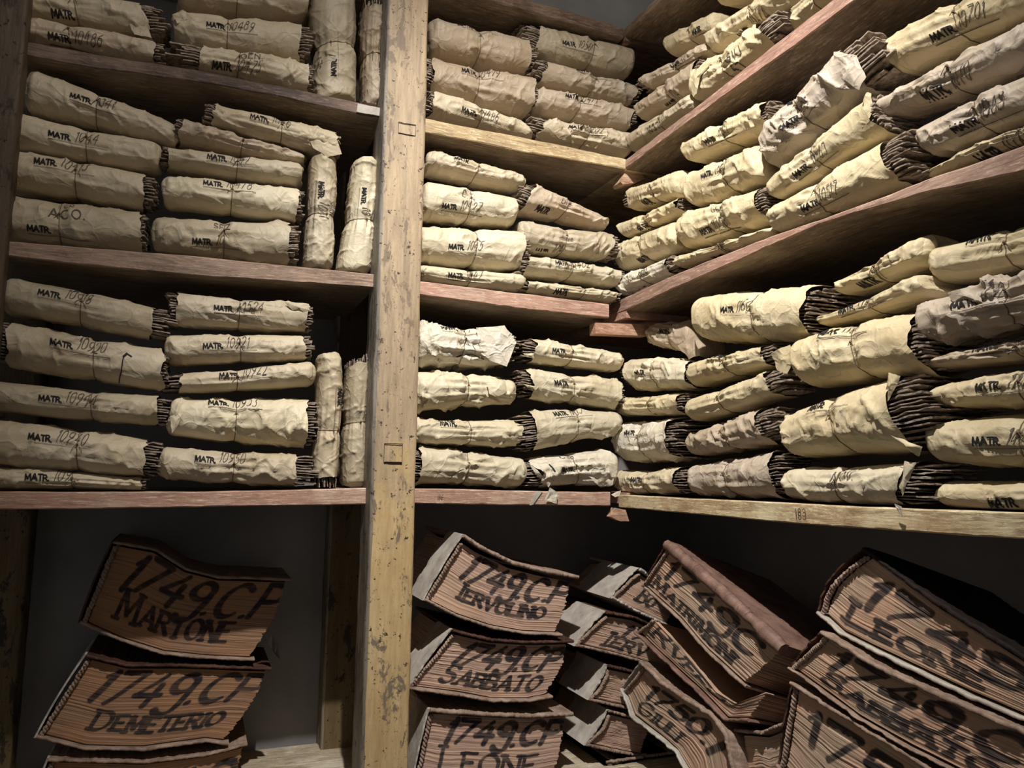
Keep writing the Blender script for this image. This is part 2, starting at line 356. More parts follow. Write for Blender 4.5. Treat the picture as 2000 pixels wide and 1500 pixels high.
# ------------------------------------------------------------------ paper bundles
BOARDTOP = {}       # run, shelf -> (u array, z array)
NS, NT = 120, 76
def bundle(run, area, quad, ends=(0, 0), sb=.012, col='t', tw=.5, txt=None, num='', extra=(), label='', group='', shelf=None, rough=1.0, seed=0, depth=None, name='paper_bundle', flare=0.0):
    rnd = random.Random(seed*7+3); un = FR[run][0]
    TL, BL, TR, BR = [un((quad[i], quad[i+1]), sb+.02) for i in (0, 2, 4, 6)]
    A, B = (TL+BL)/2, (TR+BR)/2
    L = np.linalg.norm(B-A); ax = (B-A)/L; pv = np.array([-ax[1], ax[0]])
    hA, hB = abs((TL-BL)@pv)/2, abs((TR-BR)@pv)/2
    kA, kB = (TL-BL)@ax/2, (TR-BR)@ax/2            # slant of the end cuts
    hm = (hA+hB)/2
    a = (depth or min(.19, max(.10, hm*2*1.45)))/2
    pm = [(quad[0]+quad[2])/2*(1-tw)+(quad[4]+quad[6])/2*tw, (quad[1]+quad[3])/2*(1-tw)+(quad[5]+quad[7])/2*tw]
    tw = float(np.clip((un(pm, sb+.02)-A)@ax/L, .08, .92))
    s = np.linspace(0, 1, NS); th = np.linspace(0, 2*np.pi, NT, endpoint=False)
    S, T = np.meshgrid(s, th, indexing='ij')
    eL, eR = ends
    nexp = 2.5
    cz = np.sign(np.sin(T))*np.abs(np.sin(T))**(2/nexp); cw = -np.sign(np.cos(T))*np.abs(np.cos(T))**(2/nexp)
    H = hA+(hB-hA)*S
    H = H*(.978+.035*np.sin(np.pi*S))
    AA = a*(H/hm)**.5
    # waist at the twine and folds running out of it
    ds = (S-tw)*L
    sc_ = 1-.10*np.exp(-(ds/.012)**2)-.03*np.exp(-(ds/.035)**2)
    ph = rnd.random()*9
    m1, m2 = rnd.choice([7, 9, 8]), rnd.choice([11, 13, 15])
    fold = (tri(m1*T/(2*np.pi)+ph+.6*np.sin(3*T))**2*.7+tri(m2*T/(2*np.pi)+ph*2+ds*4)**2*.5-.5)
    env = np.exp(-np.abs(ds)/.045)*(1-np.exp(-(ds/.006)**2)*.6)
    arcl = T*(H+AA)/2
    x, y = S*L, arcl
    g = lambda k, s_: fnoise(x*k, np.cos(T)*k*.06+7+s_*3, s_+seed*11)+fnoise(x*k+5, np.sin(T)*k*.06+3, s_+seed*13)
    cre = np.zeros_like(S)
    for i in range(7):
        an = rnd.uniform(-1.25, 1.25); fq = rnd.uniform(7, 20)
        wx = .35*fnoise(x*22, y*22 % 97, seed+i*5)
        tt = tri((x*math.cos(an)+np.sin(T+an)*hm*math.sin(an)*2)*fq+wx+rnd.random())
        msk = np.clip(fnoise(x*10, np.sin(T)*.8+i, seed*3+i)*2.2, 0, 1)
        cre += (tt**7)*msk
    disp = rough*(.0013*g(8, 1)+.0009*g(26, 2)+.0056*fold*env+.0036*cre)
    disp = disp*np.clip(hm/.034, .4, 1)
    rr = 1+disp/np.minimum(H, AA)
    # closed ends fold in, open ends stay wide
    capL = np.ones_like(S); dL = S*L; dR = (1-S)*L
    for e, dd in ((eL, dL), (eR, dR)):
        if e == 0:
            q = np.clip(1-dd/.010, 0, 1); capL = capL*(1-.14*q**2*(1+.5*np.sin(3*T+ph)))
        else:
            q = np.clip(1-dd/.03, 0, 1); capL = capL*(1+.03*q*np.sin(5*T+ph))
    v = cz*H*sc_*rr*capL; wv = cw*AA*sc_*rr*capL
    # ends cut to the slant of the bundle, ragged edge
    rag = fnoise(T*2.2+seed, T*0+2, seed+31, 4)
    zz = cz
    sl = (kA*(1-S)+kB*S)*zz
    sL = S*L+sl+np.exp(-dL/.02)*rag*(.007*rough if eL else .002)+np.exp(-dR/.02)*np.roll(rag, 9, 1)*(.008*rough if eR else .002)
    # sag
    sag = .004*np.sin(np.pi*S*1.0+.4)*rnd.uniform(-1, 1)
    def place(sl_, v_, w_):
        uu = A[0]+ax[0]*sl_+pv[0]*v_; z_ = A[1]+ax[1]*sl_+pv[1]*v_
        if shelf:
            bu, bz = BOARDTOP[shelf]; z_ = np.maximum(z_, np.interp(uu, bu, bz)+.0028)
        return world(run, uu, z_, w_)
    P = place(sL, v+sag, wv+sb+a)
    mb = MB(); mb.grid(P, 0, cu=True)
    for e, i, q in ((eL, 0, -1), (eR, NS-1, 1)):
        if e == 0:
            ring = P[i]; c = ring.mean(0); Dv = (world(run, A[0]+ax[0]*L, A[1]+ax[1]*L, 0)-world(run, A[0], A[1], 0)); Dv /= np.linalg.norm(Dv)
            rings = []
            for k, (f_, o_) in enumerate(((.93, .003), (.75, .005), (.45, .004), (.06, .001))):
                rings.append(c+(ring-c)*f_+Dv*q*o_*(1+.6*np.sin(2*th+ph)[:, None]))
            mb.grid(np.stack([ring]+rings), 0, cu=True, flip=(q < 0))
            mb.add(rings[-1], [tuple(range(NT))], 0)
    # --- lettering on the wrapper: bilinear on the front of the mesh
    Nrm = np.cross(np.gradient(P, axis=0), np.gradient(P, axis=1)); Nrm /= np.linalg.norm(Nrm, axis=2)[..., None]+1e-12
    fr_dir = -FR[run][2]
    if (Nrm[NS//2, 0]@fr_dir) < 0: Nrm = -Nrm
    sv = v[:, :]; 
    def surf(al, vv, off):
        sidx = np.clip(al/L, 0.003, .997)*(NS-1); i0 = np.clip(np.floor(sidx).astype(int), 0, NS-2); fs = sidx-i0
        Hh = (hA+(hB-hA)*al/L)
        t = np.clip(vv/Hh, -.93, .93); ang = np.sign(t)*np.arcsin(np.abs(t)**(nexp/2))
        ti = (ang/(2*np.pi)*NT) % NT; j0 = np.floor(ti).astype(int) % NT; ft = ti-np.floor(ti); j1 = (j0+1) % NT
        w00, w01, w10, w11 = (1-fs)*(1-ft), (1-fs)*ft, fs*(1-ft), fs*ft
        q = lambda M: M[i0, j0]*w00[..., None]+M[i0, j1]*w01[..., None]+M[i0+1, j0]*w10[..., None]+M[i0+1, j1]*w11[..., None]
        return q(P)+q(Nrm)*off
    def write(strokes, ox, oy, wd, matid, contrast=0, step=.003):
        for rb in ribbons(strokes, wd, step, contrast):
            mb.grid(surf(ox+rb[..., 0], oy+rb[..., 1], .0013), matid)
    def loc(px):
        q = un(px, sb+.004)-A; return q@ax, q@pv
    if txt:
        ox, oy = loc(txt)
        hh = .0096
        st, tw_ = text_strokes('MATR.', hh, .14, wide=1.02, jit=.05, seed=seed)
        write(st, ox-tw_/2, oy-hh/2, .0024, 1)
        ul = min(.10, L*.96-(ox-tw_/2))
        if ul > .03: write([np.array([[0, 0], [ul, -.001]])], ox-tw_/2, oy-hh*.5-.0045, .0008, 2, step=.006)
        if num:
            st, nw = text_strokes(num, .0215, .16, slant=.28, wide=.62, jit=.09, seed=seed+5)
            if ox+tw_/2+nw < L: write(st, ox+tw_/2+.006, oy-hh*.35, .0013, 2)
    for (ex, ey, t, h_) in extra:
        ox, oy = loc((ex, ey)); st, nw = text_strokes(t, h_, .3, wide=1.0, jit=.08, seed=seed+9)
        write(st, ox-nw/2, oy-h_/2, h_*.12, 2)
    for poly, off in FLAPS.get(quad[:2], ()):
        pq = np.array([un(p_, sb) for p_ in poly]); cc = pq.mean(0); kk = 5
        pq = np.array([pq[i]*(1-t_)+pq[(i+1) % len(pq)]*t_ for i in range(len(pq)) for t_ in np.linspace(0, 1, kk, endpoint=False)])
        rings = []
        for f in (1, .75, .5, .25, .02):
            r_ = cc+(pq-cc)*f+.0015*(f == 1)*fnoise(pq[:, :1]*300, pq[:, 1:]*300, seed)
            rings.append(world(run, r_[:, 0], r_[:, 1], sb-off+.006*fnoise(r_[:, 0]*50, r_[:, 1]*50, seed+2)+.004*f))
        mb.grid(np.stack(rings), 0, cu=True)
    for line, wd_ in TEARS.get(quad[:2], ()):
        pl_ = np.array([loc(p_) for p_ in line]); write([pl_], 0, 0, wd_, 1)
    basep = place(np.array([L/2]), np.array([-hm]), np.array([sb+a]))[0]
    basep = np.array([P[..., 0].mean(), P[..., 1].mean(), P[..., 2].min()])
    root = empty(name, basep, label, 'paper bundle', group)
    mb.build('wrapper', [PAPER[col], INK, PENCIL], root)
    # --- twine
    tb = MB(); k0 = int(round(tw*(NS-1)))
    for dk, oo in ((0, .0005),):
        ring = P[min(k0+dk, NS-1)]; c = ring.mean(0); out = ring-c; out /= np.linalg.norm(out, axis=1)[:, None]
        R_ = ring+out*oo; tb.tube(np.r_[R_, R_[:2]], .0008, k=6, caps=False)
    j = 3; kn = P[k0, j]+(-FR[run][2])*.003
    for q in (-1, 1):
        t = np.linspace(0, 1, 7)[:, None]
        Ux, Zx = world(run, ax[0], ax[1], 0)-world(run, 0, 0, 0), np.array([0, 0, -1.])
        tail = kn+Ux*q*.009*t+Zx*(.009+.004*rnd.random())*t**1.4+(-FR[run][2])*.001
        tb.tube(tail, .0006, k=5)
    u_, v_ = np.meshgrid(np.linspace(0, np.pi, 6), np.linspace(0, 2*np.pi, 8, endpoint=False), indexing='ij')
    tb.grid(kn+.0024*np.stack([np.sin(u_)*np.cos(v_), np.sin(u_)*np.sin(v_), np.cos(u_)], -1), cu=True)
    tb.build('twine', TWINE, root)
    # --- sheets sticking out of the open ends
    if eL or eR:
        for e, i, q in ((eL, 0, -1), (eR, NS-1, 1)):
            if e == 0: continue
            sb_ = MB()
            Hh = (hA if q < 0 else hB)*.90*sc_[i, 0]; Aw = AA[i, 0]*.92
            K = int(max(5, min(17, Hh*2/.0052)))
            for k in range(K):
                vk = (k+.5)/K*2-1+rnd.uniform(-.03, .03)
                ch = Aw*max(.25, (1-abs(vk)**nexp)**(1/nexp))
                ww = np.linspace(-ch, ch, 15); pr = e*.01*rnd.uniform(.45, 1.15)
                ss = np.r_[-.022, -.002, .3, .6, .8, 1]
                sx_ = np.where(ss < 0, ss, ss*pr)
                SX, WW = np.meshgrid(sx_, ww, indexing='ij')
                SX = SX+np.where(SX > 0, 1, 0)*.006*fnoise(WW*60+k*3, WW*0+k, seed+k)
                wav = .0032*fnoise(WW*38+k*.7, SX*25+k*.35, seed+4)+.0018*fnoise(WW*110+k*2, SX*60, seed+8)
                fan = 1+np.clip(SX, 0, 1)*4*rnd.uniform(-.5, 1)*(.5 if e > 2 else .2)
                V = vk*Hh*fan+wav*np.where(SX < 0, .35, 1); V = np.where(SX < 0, np.clip(V, -.84*Hh, .84*Hh), V); WW = np.where(SX < 0, WW*.9, WW)
                th_ = .0011*rnd.uniform(.5, 1.5)
                kk = kA if q < 0 else kB
                al = (0 if q < 0 else L)+q*SX+kk*vk
                sb_.slab(place(al, V+th_, WW+sb+a), place(al, V-th_, WW+sb+a))
            sb_.build('paper_stack', SHEETS, root, smooth=False)
    return root

# ------------------------------------------------------------------ boards, posts, cleats
def densify(pts, n=70):
    p = np.array(pts, float); d = np.r_[0, np.cumsum(np.hypot(*np.diff(p, axis=0).T))]
    t = np.linspace(0, d[-1], n); q = np.stack([np.interp(t, d, p[:, i]) for i in range(2)], 1)
    k = np.array([1, 2, 3, 2, 1])/9.
    for i in range(2):
        e = np.r_[[2*q[0, i]-q[2, i], 2*q[0, i]-q[1, i]], q[:, i], [2*q[-1, i]-q[-2, i], 2*q[-1, i]-q[-3, i]]]
        q[:, i] = np.convolve(e, k, 'valid')
    return q
def board(run, key, top, bot, mat, parent, depth=.385, sb=0.0, seed=1, u1=None):
    un = FR[run][0]
    T_ = np.array([un(p, sb) for p in densify(top, 120)]); B_ = np.array([un(p, sb) for p in densify(bot, 120)])
    u = np.linspace(T_[0, 0], T_[-1, 0], 110)
    zt = np.interp(u, T_[:, 0], T_[:, 1])+.0012*fnoise(u*14, u*0, seed); zb = np.interp(u, B_[:, 0], B_[:, 1])+.0012*fnoise(u*11, u*0+4, seed)
    if key: BOARDTOP[key] = (u, zt)
    # long straight boards behind the warped edge: level out slowly with depth
    r_ = .0018+.0016*np.abs(fnoise(u*30, u*0+9, seed)); fr_ = .0016*fnoise(u*20, u*0+2, seed)
    prof = [(zt-r_, sb+fr_), (zt, sb+r_+fr_), (zt, sb+.05+0*u), (zt, sb+depth+0*u), (zb, sb+depth+0*u), (zb, sb+.05+0*u), (zb, sb+r_+fr_), (zb+r_, sb+fr_)]
    P = np.stack([world(run, u, z, w_) for z, w_ in prof], 1)
    mb = MB(); mb.grid(P, cu=True)
    for k in range(len(mb.m)): mb.m[k] = 0 if k % 8 in (0, 6, 7) else 1
    for i in (0, -1): mb.add(P[i], [tuple(range(8)) if i else tuple(range(8))[::-1]])
    return mb.build('shelf_board', [mat, WOOD['under'+run]], parent, smooth=False)
def prism(run, poly, sb, depth, mb, mat=0, nz=1):
    un = FR[run][0]; q = np.array([un(p, sb) for p in poly]); n = len(q)
    a = world(run, q[:, 0], q[:, 1], sb); b = world(run, q[:, 0], q[:, 1], sb+depth)
    mb.add(np.r_[a, b], [tuple(range(n))[::-1], tuple(range(n, 2*n))]+[(i, (i+1) % n, n+(i+1) % n, n+i) for i in range(n)], mat)

def post(name, x0, x1, y0, y1, z0, z1, mats, parent, seed=1, edge=False):
    """rounded, worn square post with a separately painted left edge"""
    n = 160; z = np.linspace(z0, z1, n); r = .006
    c = []
    for (x, y, a0) in ((x0, y0, 180), (x1, y0, 270), (x1, y1, 0), (x0, y1, 90)):
        for a in np.radians(np.linspace(a0, a0+90, 4)):
            c.append((x+(r if x == x0 else -r)+r*math.cos(a), y+(r if y == y0 else -r)+r*math.sin(a)))
    c = np.array(c); cc = []
    for i in range(len(c)):                       # split the long faces
        cc.append(c[i]); nx = c[(i+1) % len(c)]
        if np.hypot(*(nx-c[i])) > .02:
            for t in (.2, .4, .6, .8): cc.append(c[i]*(1-t)+nx*t)
    c = np.array(cc); m = len(c); ang = np.arange(m)
    Z, I = np.meshgrid(z, ang, indexing='ij')
    X = np.broadcast_to(c[:, 0], Z.shape); Y = np.broadcast_to(c[:, 1], Z.shape)
    mx, my = (x0+x1)/2, (y0+y1)/2
    d = .0020*fnoise(Z*9+I*.31, I*.7, seed)+.0014*fnoise(Z*40, I*1.3, seed+3)
    X = X+np.sign(X-mx)*d; Y = Y+np.sign(Y-my)*d
    P = np.stack([X, Y, Z], -1); mb = MB(); mb.grid(P, cu=True)
    mb.add(P[0], [tuple(range(m))[::-1]]); mb.add(P[-1], [tuple(range(m))])
    if edge:
        cxs = P[:-1].reshape(-1, 3); nf = (n-1)*m
        for k in range(nf):
            j = k % m
            if c[j, 0] < x0+.0135 and c[(j+1) % m, 0] < x0+.0135: mb.m[k] = 1
    return mb.build(name, mats, parent)

# ------------------------------------------------------------------ room
def box(name, lo, hi, mat, kind='structure'):
    x0, y0, z0 = lo; x1, y1, z1 = hi; mb = MB()
    V = [(x, y, z) for x in (x0, x1) for y in (y0, y1) for z in (z0, z1)]
    mb.add(V, [(0, 1, 3, 2), (4, 6, 7, 5), (0, 4, 5, 1), (2, 3, 7, 6), (0, 2, 6, 4), (1, 5, 7, 3)])
    o = mb.build(name, mat, smooth=False); return tag(o, kind=kind)
YB, XB = D+.40, XC+.40
box('floor', (-2.4, -2.4, -.1), (XB+.1, YB+.1, 0), CONCRETE)
box('ceiling', (-2.4, -2.4, CZ+1.85), (XB+.1, YB+.1, CZ+1.95), PLASTER)
box('wall_back', (-2.4, YB, 0), (XB+.1, YB+.1, CZ+1.85), PLASTER)
box('wall_right', (XB, -2.4, 0), (XB+.1, YB, CZ+1.85), PLASTER)

ZB = CZ-.655                                    # the lower board the ledgers lie on
sh = empty('wall_shelving', (0, D, 0), 'tall wooden shelving with a peeling ochre post on the back wall', 'shelving')
sd = empty('side_shelving', (XC, D-.6, 0), 'wooden shelving running along the side wall out of the corner', 'shelving')

board('L', 'L1a', [(20, 75), (200, 108), (384, 136), (600, 178), (700, 200), (752, 214)], [(20, 103), (180, 132), (400, 162), (560, 192), (696, 222), (752, 231)], WOOD['dark'], sh, seed=3)
board('L', 'L2a', [(10, 470), (400, 502), (734, 536)], [(10, 499), (150, 516), (400, 540), (734, 562)], WOOD['greyL'], sh, seed=4)
board('L', 'L3a', [(-40, 960), (288, 961), (400, 960), (716, 953)], [(-40, 996), (300, 992), (716, 985)], WOOD['pinkL'], sh, seed=5)
board('L', 'L1b', [(824, 230), (1036, 271), (1222, 310)], [(824, 257), (1036, 298), (1220, 330)], WOOD['tanL'], sh, seed=6)
board('L', 'L2b', [(810, 547), (1017, 573), (1190, 594)], [(808, 574), (1036, 605), (1177, 620)], WOOD['pinkL'], sh, seed=7)
board('L', 'L3b', [(796, 954), (1100, 960), (1192, 961)], [(796, 983), (1100, 988), (1203, 989)], WOOD['pinkL'], sh, seed=8)
board('L', None, [(820, -64), (1100, 19), (1217, 55)], [(820, -36), (1100, 42), (1216, 74)], WOOD['brownL'], sh, seed=9)
board('L', None, [(20, -330), (752, -100)], [(20, -300), (752, -78)], WOOD['brownL'], sh, seed=19)
board('R', 'R1', [(1221, 311), (1360, 208), (1480, 113), (1600, 18), (1700, -62), (2100, -380)], [(1223, 328), (1400, 197), (1540, 98), (1668, 0), (1750, -62), (2100, -335)], WOOD['pinkR'], sd, seed=10)
board('R', 'R2', [(1178, 600), (1308, 540), (1508, 460), (1700, 394), (1816, 348), (2000, 284), (2140, 236)], [(1172, 622), (1212, 610), (1337, 554), (1600, 438), (1800, 378), (2000, 335), (2140, 296)], WOOD['pinkR'], sd, seed=11)
board('R', 'R3', [(1209, 966), (1400, 976), (1600, 985), (1840, 995), (2000, 1001), (2140, 1006)], [(1209, 991), (1400, 1008), (1600, 1027), (1800, 1041), (2000, 1053), (2140, 1064)], WOOD['tanR'], sd, seed=12)
board('R', None, [(1217, 57), (1278, 0), (1340, -62), (1700, -420)], [(1218, 73), (1290, 3), (1356, -62), (1700, -385)], WOOD['brownR'], sd, seed=13)
def flatboard(run, ua, ub, mat, parent, seed):
    u = np.linspace(ua, ub, 60); zt = ZB+.0015*fnoise(u*6, u*0, seed)
    BOARDTOP['F'+run] = (u, zt)
    prof = [(zt-.002, 0*u), (zt, 0*u+.002), (zt, 0*u+.1), (zt, 0*u+.385), (zt-.03, 0*u+.385), (zt-.03, 0*u)]
    P = np.stack([world(run, u, z, w_) for z, w_ in prof], 1); mb = MB(); mb.grid(P, cu=True)
    mb.add(P[0], [tuple(range(6))]); mb.add(P[-1], [tuple(range(6))[::-1]]); mb.build('shelf_board', mat, parent, smooth=False)
flatboard('L', -.36, XC+.384, WOOD['floorboard'], sh, 31)
flatboard('R', -(D-.002), -.2, WOOD['floorboard'], sd, 32)
for key, mt in (('L1b', 'tanL'), ('L2b', 'pinkL'), ('L3b', 'pinkL'), (None, 'brownL')):      # corner squares between the two runs
    zt = BOARDTOP[key][1][-1] if key else unL((1217, 56))[1]
    mb = MB(); x0, x1, y0, y1, z0, z1 = XC+.002, XC+.385, D+.002, D+.385, zt-.028, zt-.002
    mb.add([(x, y, z) for x in (x0, x1) for y in (y0, y1) for z in (z0, z1)], [(0, 1, 3, 2), (4, 6, 7, 5), (0, 4, 5, 1), (2, 3, 7, 6), (0, 2, 6, 4), (1, 5, 7, 3)])
    mb.build('shelf_board', WOOD[mt], sh, smooth=False)
for px4, mt in (([(698, 203), (750, 214), (748, 229), (696, 219)], 'pale_chipped_paint'), ([(1046, 959), (1058, 960), (1040, 986), (1034, 986)], 'pale_chipped_paint_crack')):
    q = np.array([unL(p) for p in px4]); ux = np.linspace(0, 1, 14)
    a_ = q[0]*(1-ux)[:, None]+q[1]*ux[:, None]; b_ = q[3]*(1-ux)[:, None]+q[2]*ux[:, None]
    a_[:, 1] += .001*fnoise(ux*7, ux*0, 3); b_[:, 1] += .0015*fnoise(ux*9, ux*0, 5)
    A_ = np.stack([world('L', a_[:, 0], a_[:, 1], -.0035), world('L', b_[:, 0], b_[:, 1], -.0035)]); mb = MB(); mb.slab(A_, A_+np.array([0, .003, 0]))
    mb.build('paint_patch', VELLUM, sh, smooth=False)
# posts
xa, xb = unL((757, 0), -.045)[0], unL((842, 0), -.045)[0]
xa2, xb2 = unL((705, 1500), -.045)[0], unL((793, 1500), -.045)[0]
px0, px1 = (xa+xa2)/2, (xb+xb2)/2
post('post', px0, px1, D-.045, D+.05, 0, CZ+1.85, [POST, POSTGREY], sh, 5, edge=True)
xl = unL((14, 500), -.01)[0]
post('post', xl-.08, xl, D-.03, D+.012, 0, CZ+1.85, [POSTDARK, POSTGREY], sh, 6)
xr0, xr1 = unL((628, 1390), .34)[0], unL((728, 1390), .34)[0]
post('post', xr0, xr1, D+.335, D+.398, 0, CZ+1.85, [POSTDARK, POSTGREY], sh, 7, edge=True)
xr0, xr1 = unL((-60, 1200), .30)[0], unL((40, 1200), .30)[0]
post('post', xr0, xr1, D+.33, D+.398, 0, CZ+1.85, [POSTDARK, POSTGREY], sh, 8)
post('post', XC+.335, XC+.398, .25, .33, 0, CZ+1.85, [POSTDARK, POSTGREY], sd, 9)
post('post', XC-.03, XC+.05, .17, .25, 0, CZ+1.85, [POSTDARK, POSTGREY], sd, 10)
# mortise outlines on the big post
for zpx, kind in (((795, 252), 1), ((768, 885), 2)):
    c = unL(zpx, -.046); mb = MB()
    w2, h2 = .019, .012 if kind == 1 else .019
    for (a, b) in (((-w2, h2), (w2, h2)), ((-w2, -h2), (w2, -h2)), ((w2, h2), (w2, -h2)), ((-w2, h2), (-w2, -h2))):
        t = np.linspace(0, 1, 8)[:, None]; p = np.array(a)*(1-t)+np.array(b)*t
        P = np.stack([c[0]+p[:, 0], np.full(8, D-.0462), c[1]+p[:, 1]+.001*fnoise(p[:, 0]*200, p[:, 1]*200, 3)], 1)
        mb.tube(P, (.0004 if a[0] == b[0] else .0008) if not (kind == 2 and a[1] < 0 and b[1] < 0) else .0017, k=5)
    mb.build('mortise_outline', BLACKLEATHER, sh)
# cleats under the corner joints
def cleat(poly, sb, depth, mat='cleat', parent=sh):
    mb = MB(); prism('L', poly, sb, depth, mb); return mb.build('cleat', WOOD[mat], parent, smooth=False)
cleat([(1163, 630), (1163, 652), (1264, 656), (1264, 634)], .012, .03)
cleat([(1217, 84), (1236, 64), (1258, 88)], .012, .04)
cleat([(1212, 355), (1222, 333), (1240, 330), (1262, 349), (1240, 357), (1216, 360)], .012, .04)
cleat([(1192, 1009), (1202, 992), (1222, 996), (1229, 1018), (1211, 1018)], .0, .02)
for p in (sh, sd): pass

# ------------------------------------------------------------------ the bundles (picture outlines of the long sides)
# run, area, stack, TL,BL,TR,BR, (left, right sheets cm), colour, twine, MATR. centre, number, extra, setback, roughness
LB = 'left bay'; CB = 'centre bay'; RW = 'side wall'
def row(area, stack, items): ROWS.append((area, stack, items))
FLAPS = {
 (36, -34): [([(236, 2), (272, 14), (296, 70), (262, 64), (250, 40)], -.002)],
 (42, 31): [([(42, 31), (66, 50), (56, 60), (47, 84), (40, 60)], .0)],
 (342, 16): [([(336, 26), (362, 20), (366, 36), (346, 44)], .002)],
 (420, 202): [([(600, 262), (655, 258), (668, 300), (640, 306), (612, 288)], .001)],
 (346, 567): [([(556, 590), (600, 592), (607, 606), (592, 610), (584, 606), (572, 606)], .002)],
 (336, 772): [([(332, 812), (358, 806), (350, 826), (336, 846)], .001)],
 (819, 622): [([(930, 640), (985, 636), (1010, 668), (990, 716), (962, 706), (940, 690)], .003)],
 (815, 725): [([(950, 748), (984, 742), (990, 766), (968, 776), (954, 770)], .006)],
 (1034, 898): [([(1030, 902), (1062, 930), (1080, 936), (1074, 952), (1064, 938), (1050, 930)], .002), ([(1150, 930), (1180, 942), (1200, 930), (1196, 948), (1170, 950)], .003)],
 (1040, 661): [([(1022, 690), (1050, 690), (1044, 700), (1030, 697)], .0)],
 (1030, 721): [([(1020, 748), (1052, 756), (1046, 762), (1034, 758)], .001)],
 (1358, 136): [([(1350, 150), (1372, 128), (1392, 122), (1372, 150), (1362, 182), (1354, 190)], .006)],
 (1477, 256): [([(1628, 100), (1672, 108), (1690, 150), (1676, 176), (1640, 150)], .004)],
 (1495, 354): [([(1690, 180), (1700, 182), (1704, 216), (1690, 246), (1684, 250), (1676, 220)], .004)],
 (1273, 629): [([(1330, 676), (1362, 656), (1372, 694), (1352, 702)], .012)],
 (1793, 596): [([(1850, 572), (1892, 560), (1912, 572), (1926, 592), (1890, 586), (1860, 590)], .006)],
 (1522, 812): [([(1736, 728), (1760, 734), (1748, 760), (1726, 790), (1728, 760)], .003), ([(1740, 850), (1800, 872), (1788, 892), (1770, 876)], .002)],
 (1538, 912): [([(1764, 900), (1790, 904), (1770, 940), (1760, 970), (1754, 950)], .002)],
 (1352, 708): [([(1500, 690), (1536, 672), (1544, 700), (1530, 730), (1510, 722)], -.004)],
}
TEARS = {(22, 625): [([(224, 742), (234, 724), (244, 697)], .0018), ([(244, 697), (251, 691)], .004), ([(251, 691), (259, 697)], .0025)],
 (1477, 256): [([(1484, 250), (1494, 222), (1498, 210)], .003), ([(1538, 196), (1546, 190)], .003)],
 (819, 622): [([(895, 696), (925, 692), (950, 700)], .0015), ([(923, 670), (930, 690)], .001)],
 (820, 874): [([(878, 938), (892, 922), (905, 918)], .001)],
 (1034, 898): [([(1078, 910), (1081, 922)], .003)],
}
ROWS = []
row('top shelf of the left bay', 'outer stack', [
 ('L', 'L1a', (36, -34, 36, 28, 272, 2, 294, 70), (0, 4), 't', .45, (118, 24), '', (), .01, 1.2),
 ('L', 'L1a', (42, 31, 47, 84, 303, 79, 301, 124), (0, 2), 'k', .36, (114, 75), '10486', (), .006, 1.0)])
row('top shelf of the left bay', 'inner stack', [
 ('L', None, (352, -60, 350, 5, 602, -34, 600, 30), (0, 0), 'k', .45, None, '', (), .02, 1.0),
 ('L', None, (342, 16, 342, 76, 590, 42, 585, 118), (0, 2.5), 't', .42, (422, 49), '10489', (), .01, 1.1),
 ('L', 'L1a', (397, 88, 388, 134, 602, 122, 601, 177), (6, 1), 't', .36, (436, 128), '10475', ((492, 111, 'GEN.', .014),), .004, 1.0)])
row('top shelf of the left bay', 'V', [
 ('L', None, (612, 194, 700, 196, 609, -20, 700, -16), (0, 0), 't', .51, (650, 132), '1', ((622, 110, 'SET', .012),), .006, 1.0),
 ('L', None, (711, 204, 750, 206, 709, 20, 757, 22), (0, 3), 'k', .52, (745, 135), '', (), .012, 1.3)])
row('middle shelf of the left bay', 'outer stack', [
 ('L', None, (66, 134, 50, 210, 342, 238, 340, 280), (0, 0), 't', .47, (158, 196), '1041', (), .02, .8),
 ('L', None, (25, 214, 20, 284, 310, 276, 306, 334), (0, 0), 't', .52, (118, 263), '1044', (), .012, .8),
 ('L', None, (18, 288, 12, 364, 284, 336, 280, 404), (0, 2), 't', .50, (90, 321), '10413', (), .008, .8),
 ('L', 'L2a', (15, 374, 12, 468, 276, 409, 274, 490), (0, 1), 't', .40, (75, 445), '', ((132, 417, 'ACO.', .018), (130, 397, 'I CO', .009)), .004, .8)])
row('middle shelf of the left bay', 'inner stack', [
 ('L', None, (420, 202, 412, 243, 652, 256, 656, 305), (1.6, 1), 't', .56, (507, 233), '1046', (), .006, 1.5),
 ('L', None, (358, 232, 350, 276, 596, 300, 590, 320), (1, 0), 'k', .5, None, '', (), .022, 1.0),
 ('L', None, (331, 285, 328, 321, 589, 318, 586, 362), (1.6, 0), 't', .52, (424, 306), '1047', (), .01, .8),
 ('L', None, (325, 339, 321, 395, 582, 366, 580, 430), (0, 1), 'c', .50, (416, 359), '10478', (), .008, .8),
 ('L', 'L2a', (303, 416, 302, 486, 564, 431, 562, 516), (0, 2.2), 't', .52, (395, 469), '10', ((434, 438, 'SEZ', .013),), .004, 1.2)])
row('middle shelf of the left bay', 'V', [
 ('L', None, (660, 305, 608, 300, 652, 522, 592, 519), (0, 0), 't', .54, (626, 372), '1041', ((650, 405, 'GIU', .011),), .01, .9),
 ('L', None, (740, 312, 690, 308, 727, 530, 660, 528), (0, 0), 'c', .55, (707, 382), '10', ((731, 420, 'GEN', .009),), .004, 1.1)])
